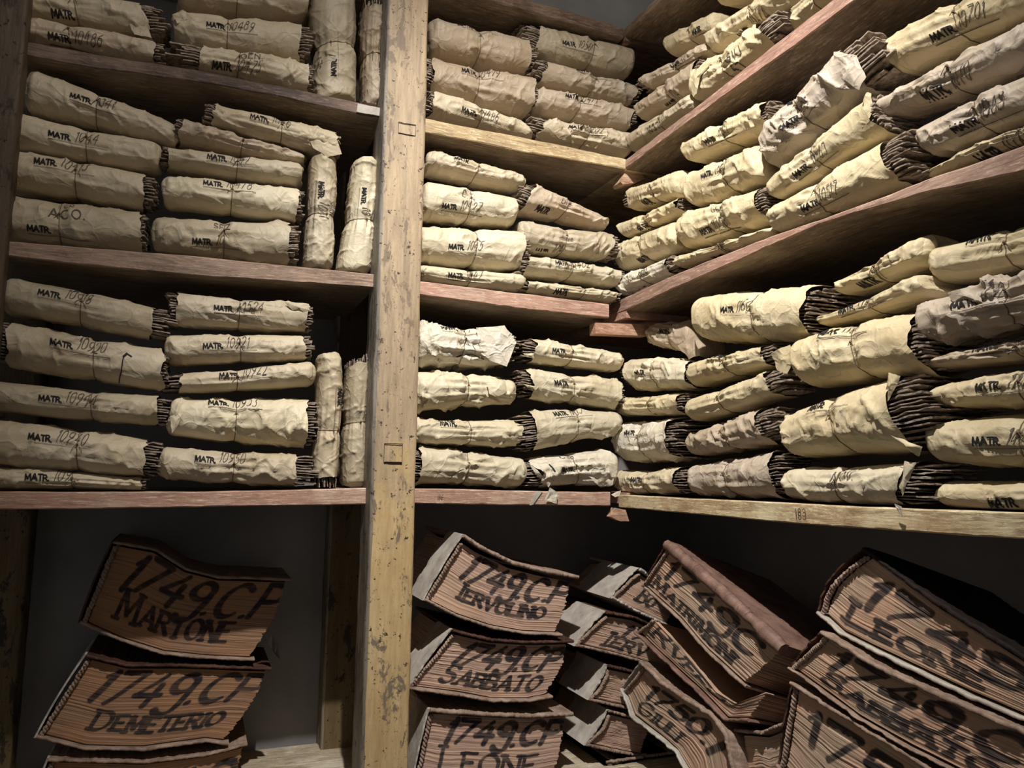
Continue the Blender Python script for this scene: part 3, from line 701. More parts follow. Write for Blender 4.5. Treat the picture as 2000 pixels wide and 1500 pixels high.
row('lower shelf of the left bay', 'outer stack', [
 ('L', None, (12, 540, 6, 608, 305, 597, 292, 660), (0, 4), 't', .52, (98, 577), '10918', ((155, 566, 'A I', .009),), .008, .8),
 ('L', None, (22, 625, 14, 712, 320, 682, 318, 763), (3, 1), 't', .55, (124, 671), '10920', (), .004, 1.2),
 ('L', None, (-30, 738, -30, 798, 308, 773, 306, 832), (0, 2), 't', .62, (100, 776), '10944', (), .006, .9),
 ('L', None, (-30, 813, -30, 906, 290, 858, 281, 932), (0, 3), 't', .58, (82, 854), '10940', (), .004, 1.0),
 ('L', 'L3a', (-30, 912, -30, 959, 277, 932, 276, 959), (0, 1), 't', .56, (74, 936), '109', (), .012, 1.0)])
row('lower shelf of the left bay', 'inner stack', [
 ('L', None, (346, 567, 346, 632, 604, 594, 597, 648), (2, 1), 't', .48, (437, 602), '10524', (), .008, 1.1),
 ('L', None, (327, 653, 331, 712, 590, 653, 596, 702), (0, 2), 't', .53, (416, 677), '10921', (), .010, .9),
 ('L', None, (354, 726, 352, 766, 608, 705, 612, 752), (3, 0), 't', .43, (447, 730), '10922', (), .010, .9),
 ('L', None, (336, 772, 331, 850, 602, 777, 598, 873), (0, 2), 'c', .48, (428, 785), '10953', (), .008, 1.2),
 ('L', 'L3a', (319, 870, 311, 931, 580, 886, 577, 952), (0, 4), 't', .54, (402, 894), '10950', (), .004, 1.2)])
row('lower shelf of the left bay', 'V', [
 ('L', None, (668, 695, 620, 692, 662, 933, 612, 931), (0, 2), 't', .62, (660, 776), '', (), .012, .8),
 ('L', None, (724, 706, 680, 716, 716, 948, 668, 946), (1.5, 0), 't', .48, None, '', (), .018, .9)])
row('top shelf of the centre bay', 'post stack', [
 ('L', None, (847, 27, 842, 100, 1030, 72, 1034, 137), (0, 2), 'k', .48, (909, 47), '', (), .012, .9),
 ('L', None, (844, 107, 842, 172, 1041, 147, 1036, 219), (2, 1), 'k', .46, (916, 137), '10479', (), .008, 1.1),
 ('L', 'L1b', (847, 177, 838, 229, 1034, 240, 1038, 271), (1.5, 0), 't', .48, (915, 221), '10486', (), .006, 1.0)])
row('top shelf of the centre bay', 'corner stack', [
 ('L', None, (1051, 46, 1042, 106, 1238, 91, 1232, 150), (4, 0), 't', .58, (1111, 88), '1050', (), .012, .9),
 ('L', None, (1068, 117, 1052, 162, 1241, 166, 1232, 205), (3, 1.5), 'k', .55, (1136, 137), '', (), .012, 1.0),
 ('L', None, (1054, 169, 1042, 215, 1234, 209, 1226, 251), (0, 1.5), 'k', .44, (1114, 192), '10477', (), .012, 1.0),
 ('L', 'L1b', (1070, 229, 1048, 266, 1236, 258, 1230, 303), (4, 0), 't', .5, (1122, 248), '80022', (), .004, 1.4)])
row('middle shelf of the centre bay', 'post stack', [
 ('L', None, (844, 292, 830, 329, 1024, 341, 1020, 372), (0, 0), 't', .50, (900, 312), '', (), .012, 1.2),
 ('L', None, (829, 352, 824, 421, 1008, 382, 1005, 438), (0, 0), 'c', .50, (879, 404), '10427', ((915, 381, 'C.T.', .013),), .008, 1.0),
 ('L', None, (821, 434, 819, 503, 1022, 446, 1016, 525), (0, 1.5), 'c', .54, (892, 480), '1045', (), .004, 1.1),
 ('L', 'L2b', (819, 515, 819, 547, 1021, 535, 1018, 570), (0, 0), 'c', .48, (890, 537), '1047', (), .006, 1.0)])
row('middle shelf of the centre bay', 'corner stack', [
 ('L', None, (1042, 360, 1014, 412, 1189, 423, 1185, 444), (3, 0), 'k', .48, (1068, 412), '', ((1105, 398, 'DIC', .014),), .02, 1.2),
 ('L', None, (1018, 427, 1021, 484, 1196, 456, 1184, 503), (0, 2.5), 't', .48, (1066, 485), '104', ((1112, 466, 'FEB', .008),), .010, 1.1),
 ('L', None, (1028, 499, 1024, 537, 1211, 524, 1207, 559), (2, 1), 'c', .48, (1096, 518), '10462', (), .008, 1.2),
 ('L', 'L2b', (1028, 547, 1028, 571, 1203, 570, 1194, 590), (2.5, 1.5), 'c', .64, (1098, 569), '', (), .006, 1.2)])
row('lower shelf of the centre bay', 'post stack', [
 ('L', None, (819, 622, 815, 712, 1000, 648, 984, 716), (0, 2), 'w', .5, (879, 637), '105', (), .004, 2.2),
 ('L', None, (815, 725, 811, 805, 1004, 740, 1002, 786), (0, 0), 'c', .52, None, '', (), .006, 1.7),
 ('L', None, (810, 817, 808, 863, 1010, 822, 1010, 872), (0, 1), 'c', .53, (876, 825), '', (), .008, 1.2),
 ('L', 'L3b', (820, 874, 814, 944, 1027, 894, 1022, 952), (3, 0), 'c', .45, None, '', (), .004, 1.3)])
row('lower shelf of the centre bay', 'corner stack', [
 ('L', None, (1040, 661, 1038, 707, 1213, 687, 1209, 725), (3, 0), 'c', .43, (1091, 687), '', (), .010, 1.2),
 ('L', None, (1030, 721, 1038, 777, 1210, 739, 1204, 797), (3, 1), 'c', .48, (1096, 749), '', (), .008, 1.3),
 ('L', None, (1036, 803, 1042, 884, 1212, 802, 1210, 846), (4, 0), 'c', .5, (1096, 811), '1065', (), .006, 1.3),
 ('L', 'L3b', (1034, 898, 1062, 954, 1200, 878, 1203, 948), (4, 0), 'w', .48, (1109, 920), '', ((1118, 893, 'LUG', .012),), .004, 2.0)])
# ---- side wall
row('top shelf of the side wall', 'far stack', [
 ('R', None, (1304, 68, 1310, 112, 1402, 20, 1402, 66), (0, 0), 'y', .5, (1362, 60), '', (), .03, .8),
 ('R', None, (1260, 148, 1276, 176, 1384, 82, 1388, 106), (2.5, 0), 'k', .5, (1320, 124), '10', (), .012, 1.0),
 ('R', None, (1244, 205, 1252, 236, 1370, 112, 1372, 166), (0, 1), 'k', .5, (1293, 204), '104', (), .008, .9),
 ('R', 'R1', (1237, 256, 1237, 297, 1356, 180, 1356, 214), (0, 0), 't', .5, None, '', ((1275, 248, '1057', .014),), .006, 1.0)])
row('top shelf of the side wall', 'near stack', [
 ('R', None, (1400, -40, 1406, 12, 1482, -90, 1490, -26), (0, 0), 'y', .5, None, '', (), .03, .9),
 ('R', None, (1385, 60, 1392, 102, 1560, -62, 1560, -2), (0, 0), 'y', .52, (1440, 60), '10424', (), .012, 1.2),
 ('R', 'R1', (1358, 136, 1353, 198, 1484, 42, 1512, 90), (0, 5), 'y', .45, (1409, 154), '', ((1432, 106, 'GIU', .020), (1428, 132, '57', .016)), .0, 1.4),
 ('R', 'R1', (1556, 16, 1548, 58, 1650, -78, 1650, -18), (0, 2), 'y', .5, None, '', (), .004, 1.2)])
row('middle shelf of the side wall', 'far stack', [
 ('R', None, (1233, 368, 1236, 410, 1330, 331, 1332, 382), (2.5, 0), 'y', .5, (1256, 394), '', ((1272, 370, 'OTT', .009),), .012, 1.2),
 ('R', None, (1211, 433, 1226, 467, 1328, 387, 1334, 416), (0, 1), 'y', .45, (1250, 442), '', (), .010, 1.0),
 ('R', None, (1208, 475, 1214, 529, 1317, 428, 1328, 487), (2, 0), 'y', .42, (1242, 508), '', (), .006, 1.0),
 ('R', 'R2', (1211, 537, 1217, 575, 1306, 500, 1311, 534), (0, 2.5), 'w', .5, (1239, 562), '', ((1257, 530, 'GIN', .016),), .0, 1.2)])
row('middle shelf of the side wall', 'centre stack', [
 ('R', None, (1331, 281, 1346, 318, 1503, 194, 1510, 250), (0, 1), 'y', .50, (1387, 276), '1045', (), .012, 1.1),
 ('R', None, (1335, 338, 1347, 404, 1478, 277, 1494, 355), (0, 0), 'y', .55, (1384, 338), '1048', (), .004, 1.1),
 ('R', None, (1328, 421, 1336, 486, 1480, 363, 1497, 428), (0, 2.5), 'y', .55, (1374, 452), '10580', ((1402, 406, 'GEN', .013),), .004, 1.1),
 ('R', 'R2', (1332, 499, 1334, 523, 1506, 444, 1508, 458), (0, 0), 'y', .5, (1388, 500), '10', (), .008, 1.0)])
row('middle shelf of the side wall', 'open stack', [
 ('R', None, (1477, 256, 1497, 320, 1634, 98, 1698, 170), (0, 6), 'g', .46, (1541, 240), '106', (), -.012, 1.6),
 ('R', None, (1495, 354, 1518, 392, 1700, 186, 1734, 262), (0, 1), 'y', .45, (1562, 334), '10:63', (), -.004, .9),
 ('R', 'R2', (1509, 402, 1510, 454, 1732, 270, 1768, 360), (0, 4), 'y', .40, (1580, 400), '10517', (), -.004, .9)])
row('middle shelf of the side wall', 'near stack', [
 ('R', None, (1727, 74, 1744, 142, 2130, -130, 2130, -15), (0, 0), 'y', .36, (1835, 71), '10701', (), .004, .9),
 ('R', None, (1722, 188, 1724, 231, 2130, -20, 2130, 84), (1.5, 0), 'g', .36, (1818, 178), '1070', (), .004, 1.0),
 ('R', None, (1788, 252, 1818, 306, 2130, 86, 2130, 192), (0, 0), 'g', .36, (1882, 248), '1068', (), .0, 1.1),
 ('R', 'R2', (1822, 330, 1817, 347, 2130, 192, 2130, 244), (0, 0), 'y', .6, (1922, 303), '1075', (), .006, .9)])
row('lower shelf of the side wall', 'far stack', [
 ('R', None, (1273, 629, 1263, 668, 1354, 628, 1368, 697), (0, 0), 'k', .5, (1296, 645), '', (), .05, 1.3),
 ('R', None, (1229, 699, 1235, 760, 1345, 705, 1349, 757), (1.5, 2), 'c', .45, (1256, 728), '', (), .006, 1.5),
 ('R', None, (1213, 778, 1211, 811, 1336, 766, 1337, 809), (0, 2.5), 'y', .5, None, '', (), .008, 1.2),
 ('R', None, (1205, 823, 1210, 899, 1309, 816, 1312, 897), (0, 6), 'w', .45, (1230, 842), '', (), .0, 1.3),
 ('R', 'R3', (1209, 918, 1211, 959, 1329, 913, 1333, 966), (0, 4), 'c', .45, (1244, 934), '', (), .004, 1.2)])
row('lower shelf of the side wall', 'centre stack', [
 ('R', None, (1359, 573, 1363, 663, 1584, 553, 1578, 664), (0, 1), 'y', .52, (1425, 603), '1160', (), -.004, .9),
 ('R', None, (1352, 708, 1354, 755, 1492, 672, 1505, 714), (0, 5), 'y', .5, (1397, 700), '', (), .006, 1.1),
 ('R', None, (1348, 776, 1352, 822, 1500, 724, 1521, 774), (0, 5), 'y', .4, None, '', (), .004, 1.1),
 ('R', None, (1339, 850, 1352, 892, 1486, 797, 1514, 866), (0, 5), 'k', .5, None, '', (), .004, 1.2),
 ('R', 'R3', (1350, 908, 1352, 964, 1512, 881, 1530, 974), (0, 4), 'g', .45, (1395, 895), '', (), .0, 1.3)])
row('lower shelf of the side wall', 'open stack', [
 ('R', None, (1634, 550, 1642, 576, 1818, 454, 1822, 520), (0, 0), 'y', .45, (1684, 552), '11', (), .03, 1.0),
 ('R', None, (1600, 616, 1606, 636, 1804, 532, 1828, 582), (0, 0), 'y', .5, (1652, 600), '115', (), .016, 1.0),
 ('R', None, (1547, 660, 1564, 756, 1786, 604, 1806, 728), (0, 1), 'y', .5, (1618, 652), '1160', (), -.012, 1.0),
 ('R', None, (1522, 812, 1536, 894, 1742, 727, 1786, 884), (0, 6), 'y', .45, (1588, 797), '1160', (), -.012, 1.0),
 ('R', 'R3', (1538, 912, 1541, 972, 1786, 903, 1764, 990), (0, 6), 'c', .45, None, '', ((1644, 926, 'NOV.', .014),), -.004, 1.0)])
row('lower shelf of the side wall', 'near stack', [
 ('R', None, (1822, 484, 1832, 554, 2130, 410, 2130, 505), (0, 0), 'y', .5, (1912, 466), '', (), .03, 1.0),
 ('R', None, (1793, 596, 1808, 672, 2130, 492, 2130, 610), (0, 0), 'g', .55, (1890, 598), '119', (), .0, 2.0),
 ('R', None, (1808, 699, 1813, 722, 2130, 634, 2130, 690), (0, 0), 'k', .6, (1925, 677), '1161', (), .01, 1.2),
 ('R', None, (1817, 753, 1825, 794, 2130, 692, 2130, 800), (0, 0), 'y', .6, (1934, 756), '1102', (), .004, .8),
 ('R', None, (1812, 828, 1830, 905, 2130, 796, 2130, 925), (0, 0), 'y', .6, (1932, 864), '1163', (), -.004, .8),
 ('R', 'R3', (1840, 936, 1840, 988, 2130, 934, 2130, 1007), (0, 0), 'y', .7, (1963, 976), '', (), .004, .8)])
STACK = {  # stack key -> words that find it
 'outer stack': 'stack by the outer post', 'inner stack': 'second stack', 'post stack': 'stack by the peeling post', 'corner stack': 'stack by the corner',
 'far stack': 'stack nearest the corner', 'centre stack': 'second stack from the corner', 'open stack': 'stack with large open ends', 'near stack': 'near stack'}
ORD = ['topmost', 'second from top', 'third from top', 'fourth from top', 'fifth from top']
def label_for(area, stack, i, n, it):
    run, shelf, q, ends, col, tw, txt, num, extra, sb, rg = it
    c = WORDS[col]
    sf, of = area.split(' of the '); of = of.replace('side wall', 'side shelving'); sf = sf.replace(' shelf', '')
    if stack == 'V':
        return f'upright {c} paper bundle, {("second from" if i == 0 else "beside")} the peeling post, {sf} shelf, {of}'
    k = {'outer stack': 'outer', 'inner stack': 'second', 'post stack': 'post-side', 'corner stack': 'corner', 'far stack': 'corner', 'centre stack': 'second', 'open stack': 'third', 'near stack': 'nearest'}[stack]
    th = np.hypot(q[0]-q[2], q[1]-q[3])
    look = 'torn' if rg >= 1.7 else ('flat' if th < 40 and run == 'L' else '')
    pos = ORD[i] if i < n-1 else 'lowest'
    pre = (look+' '+c).strip()
    return f'{pre} paper bundle {pos} in {k} stack on {sf} shelf of {of}'
sd_ = 0
for area, stack, items in ROWS:
    n = len(items)
    for i, it in enumerate(items):
        run, shelf, q, ends, col, tw, txt, num, extra, sb, rg = it; sd_ += 1
        lb = label_for(area, stack, i, n, it)
        assert len(lb.replace(',', ' ').split()) <= 16, lb
        bundle(run, area, q, ends, sb, col, tw, txt, num, extra, lb, 'paper bundles on the '+area, shelf, rg, sd_)

# ------------------------------------------------------------------ ledgers on the bottom board
def segdist(X, Y, strokes, wd, nib=35, contrast=.55):
    best = np.full(X.shape, 9.0)
    for p in strokes:
        q = resample(p, max(.003, wd*.35))
        T = np.diff(q, axis=0); an = np.arctan2(T[:, 1], T[:, 0])
        for k in range(len(q)-1):
            a, b = q[k], q[k+1]; L2 = ((b-a)**2).sum()+1e-12
            bb = (X > min(a[0], b[0])-wd) & (X < max(a[0], b[0])+wd) & (Y > min(a[1], b[1])-wd) & (Y < max(a[1], b[1])+wd)
            if not bb.any(): continue
            x, y = X[bb], Y[bb]
            t = np.clip(((x-a[0])*(b-a)[0]+(y-a[1])*(b-a)[1])/L2, 0, 1)
            d = np.hypot(x-a[0]-t*(b-a)[0], y-a[1]-t*(b-a)[1])
            hw = wd/2*(1-contrast+contrast*abs(math.sin(an[k]-math.radians(nib))))
            best[bb] = np.minimum(best[bb], d/hw)
    return best
WORLD = world
def ledger(run, label, top, bot, sb=.08, depth=.28, num='1749.C.P', title='', pages=None, cover=None, spine=None, bottom=None, seed=1, lc=0., rc=0., wave=1.0, drop=0.0, ov=.010, gap=.006, th=.005, headband=True,
           numbox=(.05, .97, .50, .92), titbox=(.10, .78, .13, .36), group='ledgers lying on the bottom board', top_cover=True, bot_cover=True, spine_w=None, coverjag=.004, thb=None):
    kw = 1.45 if run == 'R' else 1.25
    un = FR[run][0]; rnd = random.Random(seed)
    def world(run_, u_, z_, w_):
        P_ = WORLD(run_, u_, z_, w_); P_[..., 2] = np.maximum(P_[..., 2]-drop*np.maximum(np.asarray(w_)-sb, 0), np.minimum(P_[..., 2], ZB+.003)); return P_
    NU, NV = 210, 120
    def path(px, n):
        q = densify([un(p, sb) for p in px], n); return q
    Tp, Bp = path(top, NU), path(bot, NU)
    u = np.linspace(0, 1, NU); v = np.linspace(0, 1, NV)
    U, V = np.meshgrid(u, v, indexing='ij')
    Q = Tp[:, None]*(1-V[..., None])+Bp[:, None]*V[..., None]
    W = np.linalg.norm(np.diff(Tp, axis=0), axis=1).sum()*.5+np.linalg.norm(np.diff(Bp, axis=0), axis=1).sum()*.5
    Hh = np.linalg.norm(Tp-Bp, axis=1).mean()
    s4 = np.sin(np.pi*V)
    Q[..., 0] += lc*s4*(1-U)**2+rc*s4*U**2
    wv = wave*(.0045*fnoise(U*3.2, V*2.2, seed+1)+.0022*fnoise(U*8, V*6, seed+2))*s4
    Q[..., 1] += wv
    rowv = V*1.0
    row = fnoise(V*52, U*1.3, seed+3, 2)
    dw = -.0011*row-.0006*fnoise(V*95, U*3, seed+5, 1)+.004*fnoise(U*2.5, V*1.5, seed+6)
    edge = .0035*fnoise(V*48, V*0, seed+7, 2)
    Q[..., 0] += edge*np.clip((U-.93)/.07, 0, 1)+.5*edge*np.clip((.05-U)/.05, 0, 1)
    clampz = lambda z: np.maximum(z, ZB+.003)
    P = world(run, Q[..., 0], clampz(Q[..., 1]), sb+dw)
    # ink
    X, Y = U*W, (1-V)*Hh
    ink = np.zeros_like(U)
    def fit(txt, box, wd, lean=0., **k):
        nonlocal ink
        h = (box[3]-box[2])*Hh; st, tw_ = text_strokes(txt, h, seed=seed, **k)
        sx = (box[1]-box[0])*W/max(tw_, 1e-6)
        st = [np.stack([p[:, 0]*sx+box[0]*W+p[:, 1]*lean, p[:, 1]+box[2]*Hh], 1) for p in st]
        d = segdist(X, Y, st, wd)
        a = np.clip((1.18-d)/.36, 0, 1)*(.92+.25*fnoise(U*14, V*30, seed+9))
        ink = np.maximum(ink, a)
    if num: fit(num, numbox, .0125*kw, lean=.34 if run == 'L' else .08, gap=.16, jit=.04)
    if title: fit(title, titbox, .0098 if run == 'L' else .0118, gap=.2, serif=True, caps=1.35, jit=.04)
    gp = {'t': [], 'r': []}
    mb = MB(); rows = []
    mb.grid(P, 0, ink=np.clip(ink, 0, 1)); rows.append(V)
    def shift(E, d_):
        R_ = E+FR[run][2]*d_; R_[..., 2] = np.maximum(R_[..., 2]-drop*d_, ZB+.003); return R_
    back = lambda E, n=6: np.stack([shift(E, depth*k/(n-1)) for k in range(n)], 1)
    for E_, R_ in ((P[:, 0], V[:, 0]), (P[:, -1], V[:, -1]), (P[0], V[0]), (P[-1], V[-1])):
        Bk = back(E_); mb.grid(Bk, 0); rows.append(np.repeat(R_[:, None], 6, 1))
    PB = shift(P[::10, ::8], depth); mb.grid(PB, 0, flip=True); rows.append(V[::10, ::8])
    bz = P.reshape(-1, 3)
    root = empty('ledger', (bz[:, 0].mean(), bz[:, 1].mean(), bz[:, 2].min()), label, 'ledger book', group)
    o = mb.build('page_block', pages or PAGES, root, ink=True)
    at = o.data.attributes.new('row', 'FLOAT', 'POINT'); at.data.foreach_set('value', np.concatenate([r.reshape(-1) for r in rows]))
    # covers follow the warped block
    def cover_board(path_, sgn, mat, nm, ext=.012, g=gap, th=th):
        E = path_.copy(); T = np.gradient(E, axis=0); T /= np.linalg.norm(T, axis=1)[:, None]
        E = np.r_[[E[0]-T[0]*ext], E, [E[-1]+T[-1]*ext]]; T = np.r_[[T[0]], T, [T[-1]]]
        Nn = np.stack([-T[:, 1], T[:, 0]], 1)*sgn
        uu = np.arange(len(E)); jag = coverjag*fnoise(uu*.11, uu*0, seed+11, 4)
        inner, outer = E+Nn*g, E+Nn*(g+th)
        outer = outer+Nn*(.0016*fnoise(uu*.3, uu*0+3, seed+12))[:, None]
        wd = np.linspace(0, 1, 7)
        WD = (sb-ov+jag)[:, None]*(1-wd)+(sb+depth+.008)*wd
        b = MB()
        A_ = world(run, outer[:, None, 0]+0*WD, clampz(outer[:, None, 1]+0*WD), WD); B_ = world(run, inner[:, None, 0]+0*WD, clampz(inner[:, None, 1]+0*WD), WD)
        b.slab(A_, B_)
        if True:
            mid = (inner+outer)/2
            b.tube(world(run, mid[:, 0], np.maximum(mid[:, 1], ZB+.009), sb-ov+jag), th*.62*(1+.25*fnoise(uu*.07, uu*0, seed+14)), k=8)
        b.build(nm, mat, root); return inner, outer
    if top_cover: it_, ot_ = cover_board(Tp, 1, cover or BOARD, 'front_cover')
    else: it_ = ot_ = Tp
    if bot_cover: ib_, ob_ = cover_board(Bp, -1, bottom or cover or BOARD, 'back_cover', g=.002, th=thb or min(th, .005))
    else: ib_ = ob_ = Bp
    # spine: curved wall closing the left side
    n = 60; t = np.linspace(0, 1, n)
    e0, e1 = ot_[0], ob_[0]
    sp_ = e0*(1-t)[:, None]+e1*t[:, None]
    sp_[:, 0] += lc*np.sin(np.pi*t)-.004*np.sin(np.pi*t)
    jg = .004*fnoise(t*9, t*0, seed+21, 4)
    w6 = np.linspace(0, 1, 6)
    WD = (sb-ov*.6+jg)[:, None]*(1-w6)+(sb+(spine_w or depth)+.006+jg*3)[:, None]*w6
    b = MB()
    b.slab(world(run, sp_[:, None, 0]-.004+0*WD, clampz(sp_[:, None, 1]+0*WD), WD), world(run, sp_[:, None, 0]+0*WD, clampz(sp_[:, None, 1]+0*WD), WD))
    b.build('spine', spine or cover or BOARD, root)
    if headband:
        hb = MB(); L_ = Q[0]+np.array([-.006, 0])
        for ph in (0, np.pi):
            k = np.arange(len(L_)); a = k*.55+ph
            hb.tube(world(run, L_[:, 0]+.0022*np.cos(a), clampz(L_[:, 1]), sb-.004+.0022*np.sin(a)), .0030, k=6)
        hb.build('headband', BOARD, root)
    return root, o
LEDG = 'ledgers on the bottom board'
# left bay stack
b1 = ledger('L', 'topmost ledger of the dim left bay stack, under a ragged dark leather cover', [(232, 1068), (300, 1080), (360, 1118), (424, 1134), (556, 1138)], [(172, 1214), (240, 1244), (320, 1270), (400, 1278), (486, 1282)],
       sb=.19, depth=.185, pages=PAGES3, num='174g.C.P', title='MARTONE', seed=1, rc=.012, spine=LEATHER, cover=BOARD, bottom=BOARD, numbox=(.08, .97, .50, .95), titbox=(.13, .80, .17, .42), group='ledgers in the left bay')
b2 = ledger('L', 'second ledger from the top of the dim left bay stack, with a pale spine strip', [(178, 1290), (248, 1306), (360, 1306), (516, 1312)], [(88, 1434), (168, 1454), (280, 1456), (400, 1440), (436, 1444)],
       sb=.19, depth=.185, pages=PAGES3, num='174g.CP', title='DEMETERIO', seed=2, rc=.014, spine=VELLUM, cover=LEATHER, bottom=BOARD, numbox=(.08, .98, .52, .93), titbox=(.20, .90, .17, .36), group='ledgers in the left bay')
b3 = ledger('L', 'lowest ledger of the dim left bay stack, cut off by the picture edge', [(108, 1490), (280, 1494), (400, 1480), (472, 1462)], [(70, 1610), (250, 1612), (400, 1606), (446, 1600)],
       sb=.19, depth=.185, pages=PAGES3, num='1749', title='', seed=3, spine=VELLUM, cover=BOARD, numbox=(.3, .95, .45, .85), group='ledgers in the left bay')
fl = MB()
c0 = unL((520, 1248), .17); pts = [(-.01, .012), (.012, .010), (.026, -.012), (.030, -.045), (.020, -.030), (.012, -.022), (.004, -.010)]
q = np.array([(c0[0]+a, c0[1]+b) for a, b in pts]); nn = len(q)
A_ = world('L', q[:, 0], q[:, 1], .17+.01*np.sin(np.arange(nn))); B_ = A_+np.array([0, .0025, 0])
fl.add(np.r_[A_, B_], [tuple(range(nn)), tuple(range(nn, 2*nn))[::-1]]+[(i, (i+1) % nn, nn+(i+1) % nn, nn+i) for i in range(nn)])
fl.build('leather_flap', BLACKLEATHER, b1[0], smooth=False)
# centre bay stack
ledger('L', 'topmost ledger of the stack right beside the peeling post, with a grey vellum spine', [(904, 1062), (927, 1078), (993, 1110), (1048, 1124), (1112, 1136)], [(838, 1170), (891, 1197), (957, 1219), (1019, 1230), (1083, 1233)],
       sb=-.004, num='174g.C.P', title='IERVOLINO', seed=4, rc=.006, spine=VELLUM, cover=BOARD, ov=.014, gap=.010, th=.007, numbox=(.10, .97, .54, .95), titbox=(.18, .86, .22, .42), group='ledgers in the centre bay', spine_w=.085)
ledger('L', 'second ledger from the top of the stack right beside the peeling post', [(889, 1240), (957, 1256), (1030, 1260), (1105, 1258)], [(808, 1338), (883, 1348), (957, 1361), (1030, 1361), (1064, 1355)],
       sb=-.004, num='174g.CP', title='SABBATO', seed=5, rc=.012, spine=VELLUM, cover=LEATHER, bottom=BOARD, ov=.014, gap=.006, numbox=(.12, .95, .50, .92), titbox=(.14, .90, .12, .38), group='ledgers in the centre bay', spine_w=.085)
ledger('L', 'lowest ledger of the stack right beside the peeling post, mostly cut off', [(846, 1394), (935, 1400), (1030, 1404), (1103, 1400)], [(812, 1560), (900, 1572), (1000, 1572), (1060, 1560)],
       sb=.0, num='174g.CP', title='LEONE', seed=6, rc=.010, spine=VELLUM, cover=BOARD, ov=.014, th=.007, numbox=(.10, .96, .68, .95), titbox=(.12, .84, .34, .56), group='ledgers in the centre bay', spine_w=.085)
# small books in the corner
ledger('L', 'small vellum backed ledger topmost in the corner, half hidden by the tilted ledger', [(1250, 1122), (1275, 1138), (1330, 1172)], [(1200, 1166), (1240, 1188), (1300, 1216)],
       sb=.045, depth=.24, spine_w=.16, num='', title='BO', seed=7, spine=VELLUM, cover=VELLUM, th=.006, numbox=(.1, .9, .5, .9), titbox=(.30, .62, .25, .60), group='ledgers in the corner')
ledger('L', 'second corner ledger below the topmost, with four bold letters and a torn vellum spine', [(1188, 1204), (1235, 1212), (1330, 1256)], [(1132, 1256), (1200, 1272), (1300, 1300)],
       sb=.03, depth=.26, spine_w=.14, num='174', title='IERV', seed=8, spine=VELLUM, cover=LEATHER, bottom=BOARD, numbox=(.30, .85, .50, .85), titbox=(.22, .72, .10, .42), group='ledgers in the corner')
ledger('L', 'third corner ledger with a curled vellum spine in deep shadow', [(1190, 1308), (1225, 1316), (1280, 1330)], [(1158, 1362), (1200, 1372), (1260, 1384)],
       sb=.03, depth=.26, spine_w=.14, num='', title='', seed=9, lc=.010, spine=VELLUM, cover=LEATHER, bottom=BOARD, group='ledgers in the corner')
ledger('L', 'fourth corner ledger with a wide torn vellum spine above the stub', [(1192, 1396), (1215, 1402), (1270, 1412)], [(1152, 1450), (1195, 1460), (1250, 1470)],
       sb=.03, depth=.26, spine_w=.14, num='', title='', seed=10, lc=.008, spine=VELLUM, cover=BOARD, group='ledgers in the corner')
ledger('L', 'lowest corner ledger at the bottom picture edge with light page edges', [(1206, 1496), (1240, 1502), (1300, 1508)], [(1190, 1560), (1230, 1566), (1290, 1572)],
       sb=.02, depth=.24, num='', title='', seed=11, pages=PAGES2, spine=BOARD, cover=BOARD, group='ledgers in the corner')
# side wall: tilted pile
ledger('R', 'tilted ledger with a reddish cover on top of the middle pile', [(1310, 1078), (1392, 1150), (1456, 1208), (1522, 1272)], [(1264, 1144), (1332, 1206), (1384, 1266), (1454, 1330)],
       sb=.006, depth=.26, num='174gC', title='MATRIMONI', seed=12, pages=PAGES2, rc=.006, spine=LEATHER, cover=REDLEATHER, bottom=BOARD, ov=.004, gap=.002, th=.020, drop=.35, numbox=(.06, .92, .48, .90), titbox=(.03, .85, .08, .30), group='ledgers on the side board', coverjag=.002)
ledger('R', 'second ledger of the middle pile, narrow page edges, under the tilted reddish one', [(1282, 1213), (1340, 1280), (1400, 1352), (1440, 1374), (1496, 1352)], [(1254, 1236), (1300, 1280), (1372, 1346), (1424, 1400), (1462, 1400)],
       sb=.012, depth=.26, num='', title='RVFFO', seed=13, drop=.3, pages=PAGES2, spine=LEATHER, cover=LEATHER, bottom=REDLEATHER, top_cover=False, titbox=(.06, .72, .35, .85), numbox=(0, 1, 0, 1), group='ledgers on the side board')
ledger('R', 'third ledger of the middle pile, bent in an S-curve, with pale rolled cover', [(1264, 1306), (1296, 1338), (1341, 1370), (1392, 1402), (1422, 1436), (1442, 1536)], [(1226, 1352), (1240, 1394), (1290, 1432), (1326, 1462), (1350, 1500), (1362, 1570)],
       sb=.006, depth=.26, num='1750.I', title='GIULI', seed=14, drop=.3, pages=PAGES2, spine=VELLUM, cover=BOARD, bottom=VELLUM, th=.008, numbox=(.12, .80, .50, .86), titbox=(.14, .60, .10, .34), group='ledgers on the side board')
ledger('R', 'lowest ledger at the foot of the middle pile with pale ridged page edges', [(1454, 1436), (1500, 1440), (1540, 1424)], [(1462, 1560), (1505, 1560), (1540, 1550)],
       sb=.03, depth=.22, num='', title='', seed=15, drop=.3, pages=PAGES2, spine=BOARD, cover=BOARD, group='ledgers on the side board', headband=False)
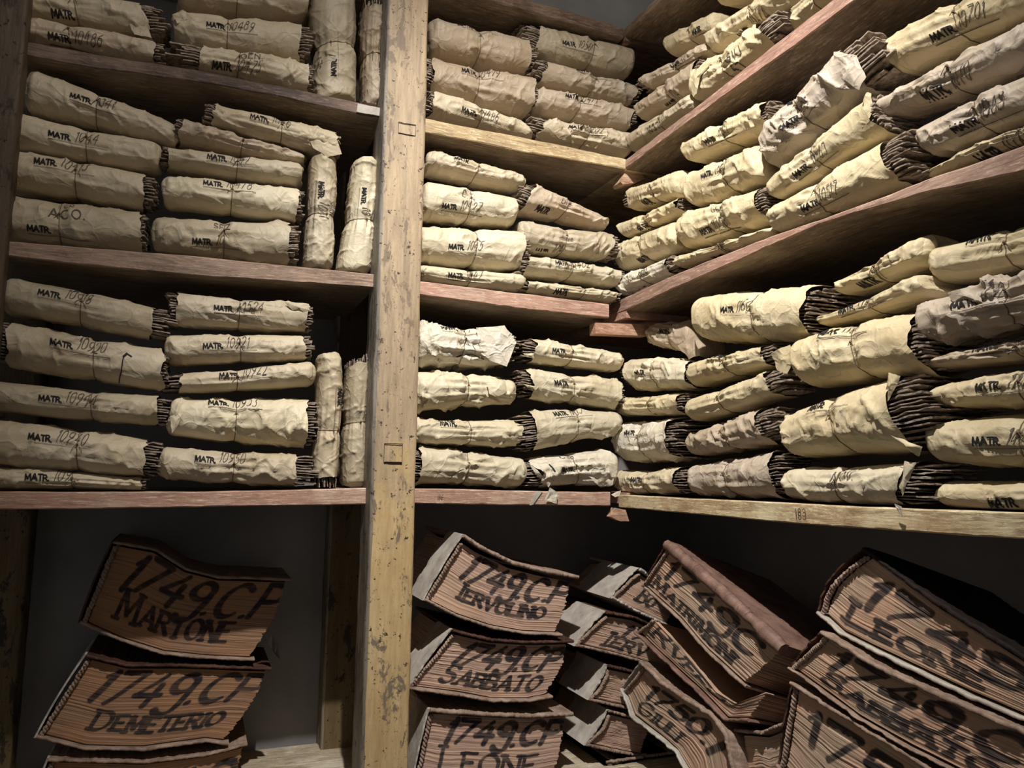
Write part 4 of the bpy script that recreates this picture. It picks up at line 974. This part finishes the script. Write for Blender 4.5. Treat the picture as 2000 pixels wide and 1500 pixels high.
ledger('R', 'topmost ledger of the rightmost pile, half lost in the shadow of the board', [(1704, 1090), (1760, 1132), (1840, 1190), (2000, 1292), (2080, 1336)], [(1618, 1200), (1650, 1230), (1710, 1260), (1790, 1298), (1900, 1350), (2000, 1392), (2080, 1424)],
       sb=.035, depth=.26, num='174g', title='LEONE', seed=16, drop=.3, pages=PAGES2, lc=-.02, spine=LEATHER, cover=BLACKLEATHER, bottom=VELLUM, th=.006, numbox=(.12, .85, .48, .86), titbox=(.10, .72, .12, .36), group='ledgers in the near side pile')
ledger('R', 'second ledger of the rightmost pile, large inked date above a name', [(1624, 1247), (1720, 1307), (1880, 1379), (2000, 1431), (2080, 1469)], [(1560, 1306), (1680, 1394), (1780, 1452), (1860, 1492), (2000, 1562)],
       sb=.012, depth=.26, num='174g.C', title='SABBATO', gap=.002, thb=.003, seed=17, drop=.3, pages=PAGES2, spine=LEATHER, cover=BOARD, th=.006, numbox=(.08, .92, .46, .90), titbox=(.12, .88, .10, .32), group='ledgers in the near side pile')
ledger('R', 'lowest ledger of the rightmost pile, marked 1750 in large digits', [(1564, 1344), (1640, 1394), (1760, 1466), (1820, 1504), (1960, 1588)], [(1538, 1500), (1600, 1580), (1700, 1650), (1850, 1740)],
       sb=.012, depth=.26, num='1750', title='', seed=18, drop=.3, pages=PAGES2, spine=LEATHER, cover=BOARD, gap=.002, th=.005, numbox=(.08, .80, .50, .86), group='ledgers in the near side pile')

# ------------------------------------------------------------------ torn scraps hanging at the board edges
def scrap(run, poly, sb, label, seed):
    un = FR[run][0]; q = np.array([un(p, sb) for p in poly]); c = q.mean(0); n = len(q)
    rings = []
    for k, f in enumerate((1, .66, .33, .02)):
        r = c+(q-c)*f; wd = sb-.004+.004*fnoise(r[:, 0]*60, r[:, 1]*60, seed)
        rings.append(world(run, r[:, 0], r[:, 1], wd))
    A_ = np.stack(rings); mb = MB()
    mb.grid(A_, cu=True); B_ = A_+FR[run][2]*.0008; mb.grid(B_, cu=True, flip=True); mb.grid(np.stack([B_[0], A_[0]]), cu=True)
    o = mb.build('paper_scrap', PAPER['w'], smooth=False, org=A_.reshape(-1, 3).mean(0)); tag(o, label, 'paper scrap', 'torn paper scraps'); return o
scrap('L', [(1062, 978), (1072, 952), (1088, 962), (1086, 984), (1074, 980)], -.008, 'torn pale paper scrap hanging over the pink board edge', 1)
scrap('L', [(1192, 966), (1204, 960), (1211, 958), (1208, 968), (1199, 971)], -.008, 'tiny white paper scrap caught in the corner gap between the two boards', 2)
scrap('R', [(1752, 984), (1766, 990), (1764, 1010), (1758, 1000)], -.008, 'torn paper tip drooping over the numbered side board', 3)
# stencilled number on the side board edge
def edge_mark(run, txt, px, h, parent, sb=-.0035, wd=.0016, slant=0):
    un = FR[run][0]; c = un(px, 0); st, tw_ = text_strokes(txt, h, .3, slant=slant); mb = MB()
    for rb in ribbons(st, wd, .003):
        u = c[0]-tw_/2+rb[..., 0]; z = c[1]-h/2+rb[..., 1]; mb.grid(world(run, u, z, sb+0*u))
    mb.build('board_number', PENCIL, parent)
edge_mark('R', '183', (1566, 1001), .013, sd)
edge_mark('L', "IN'", (860, 970), .008, sh, wd=.0012)
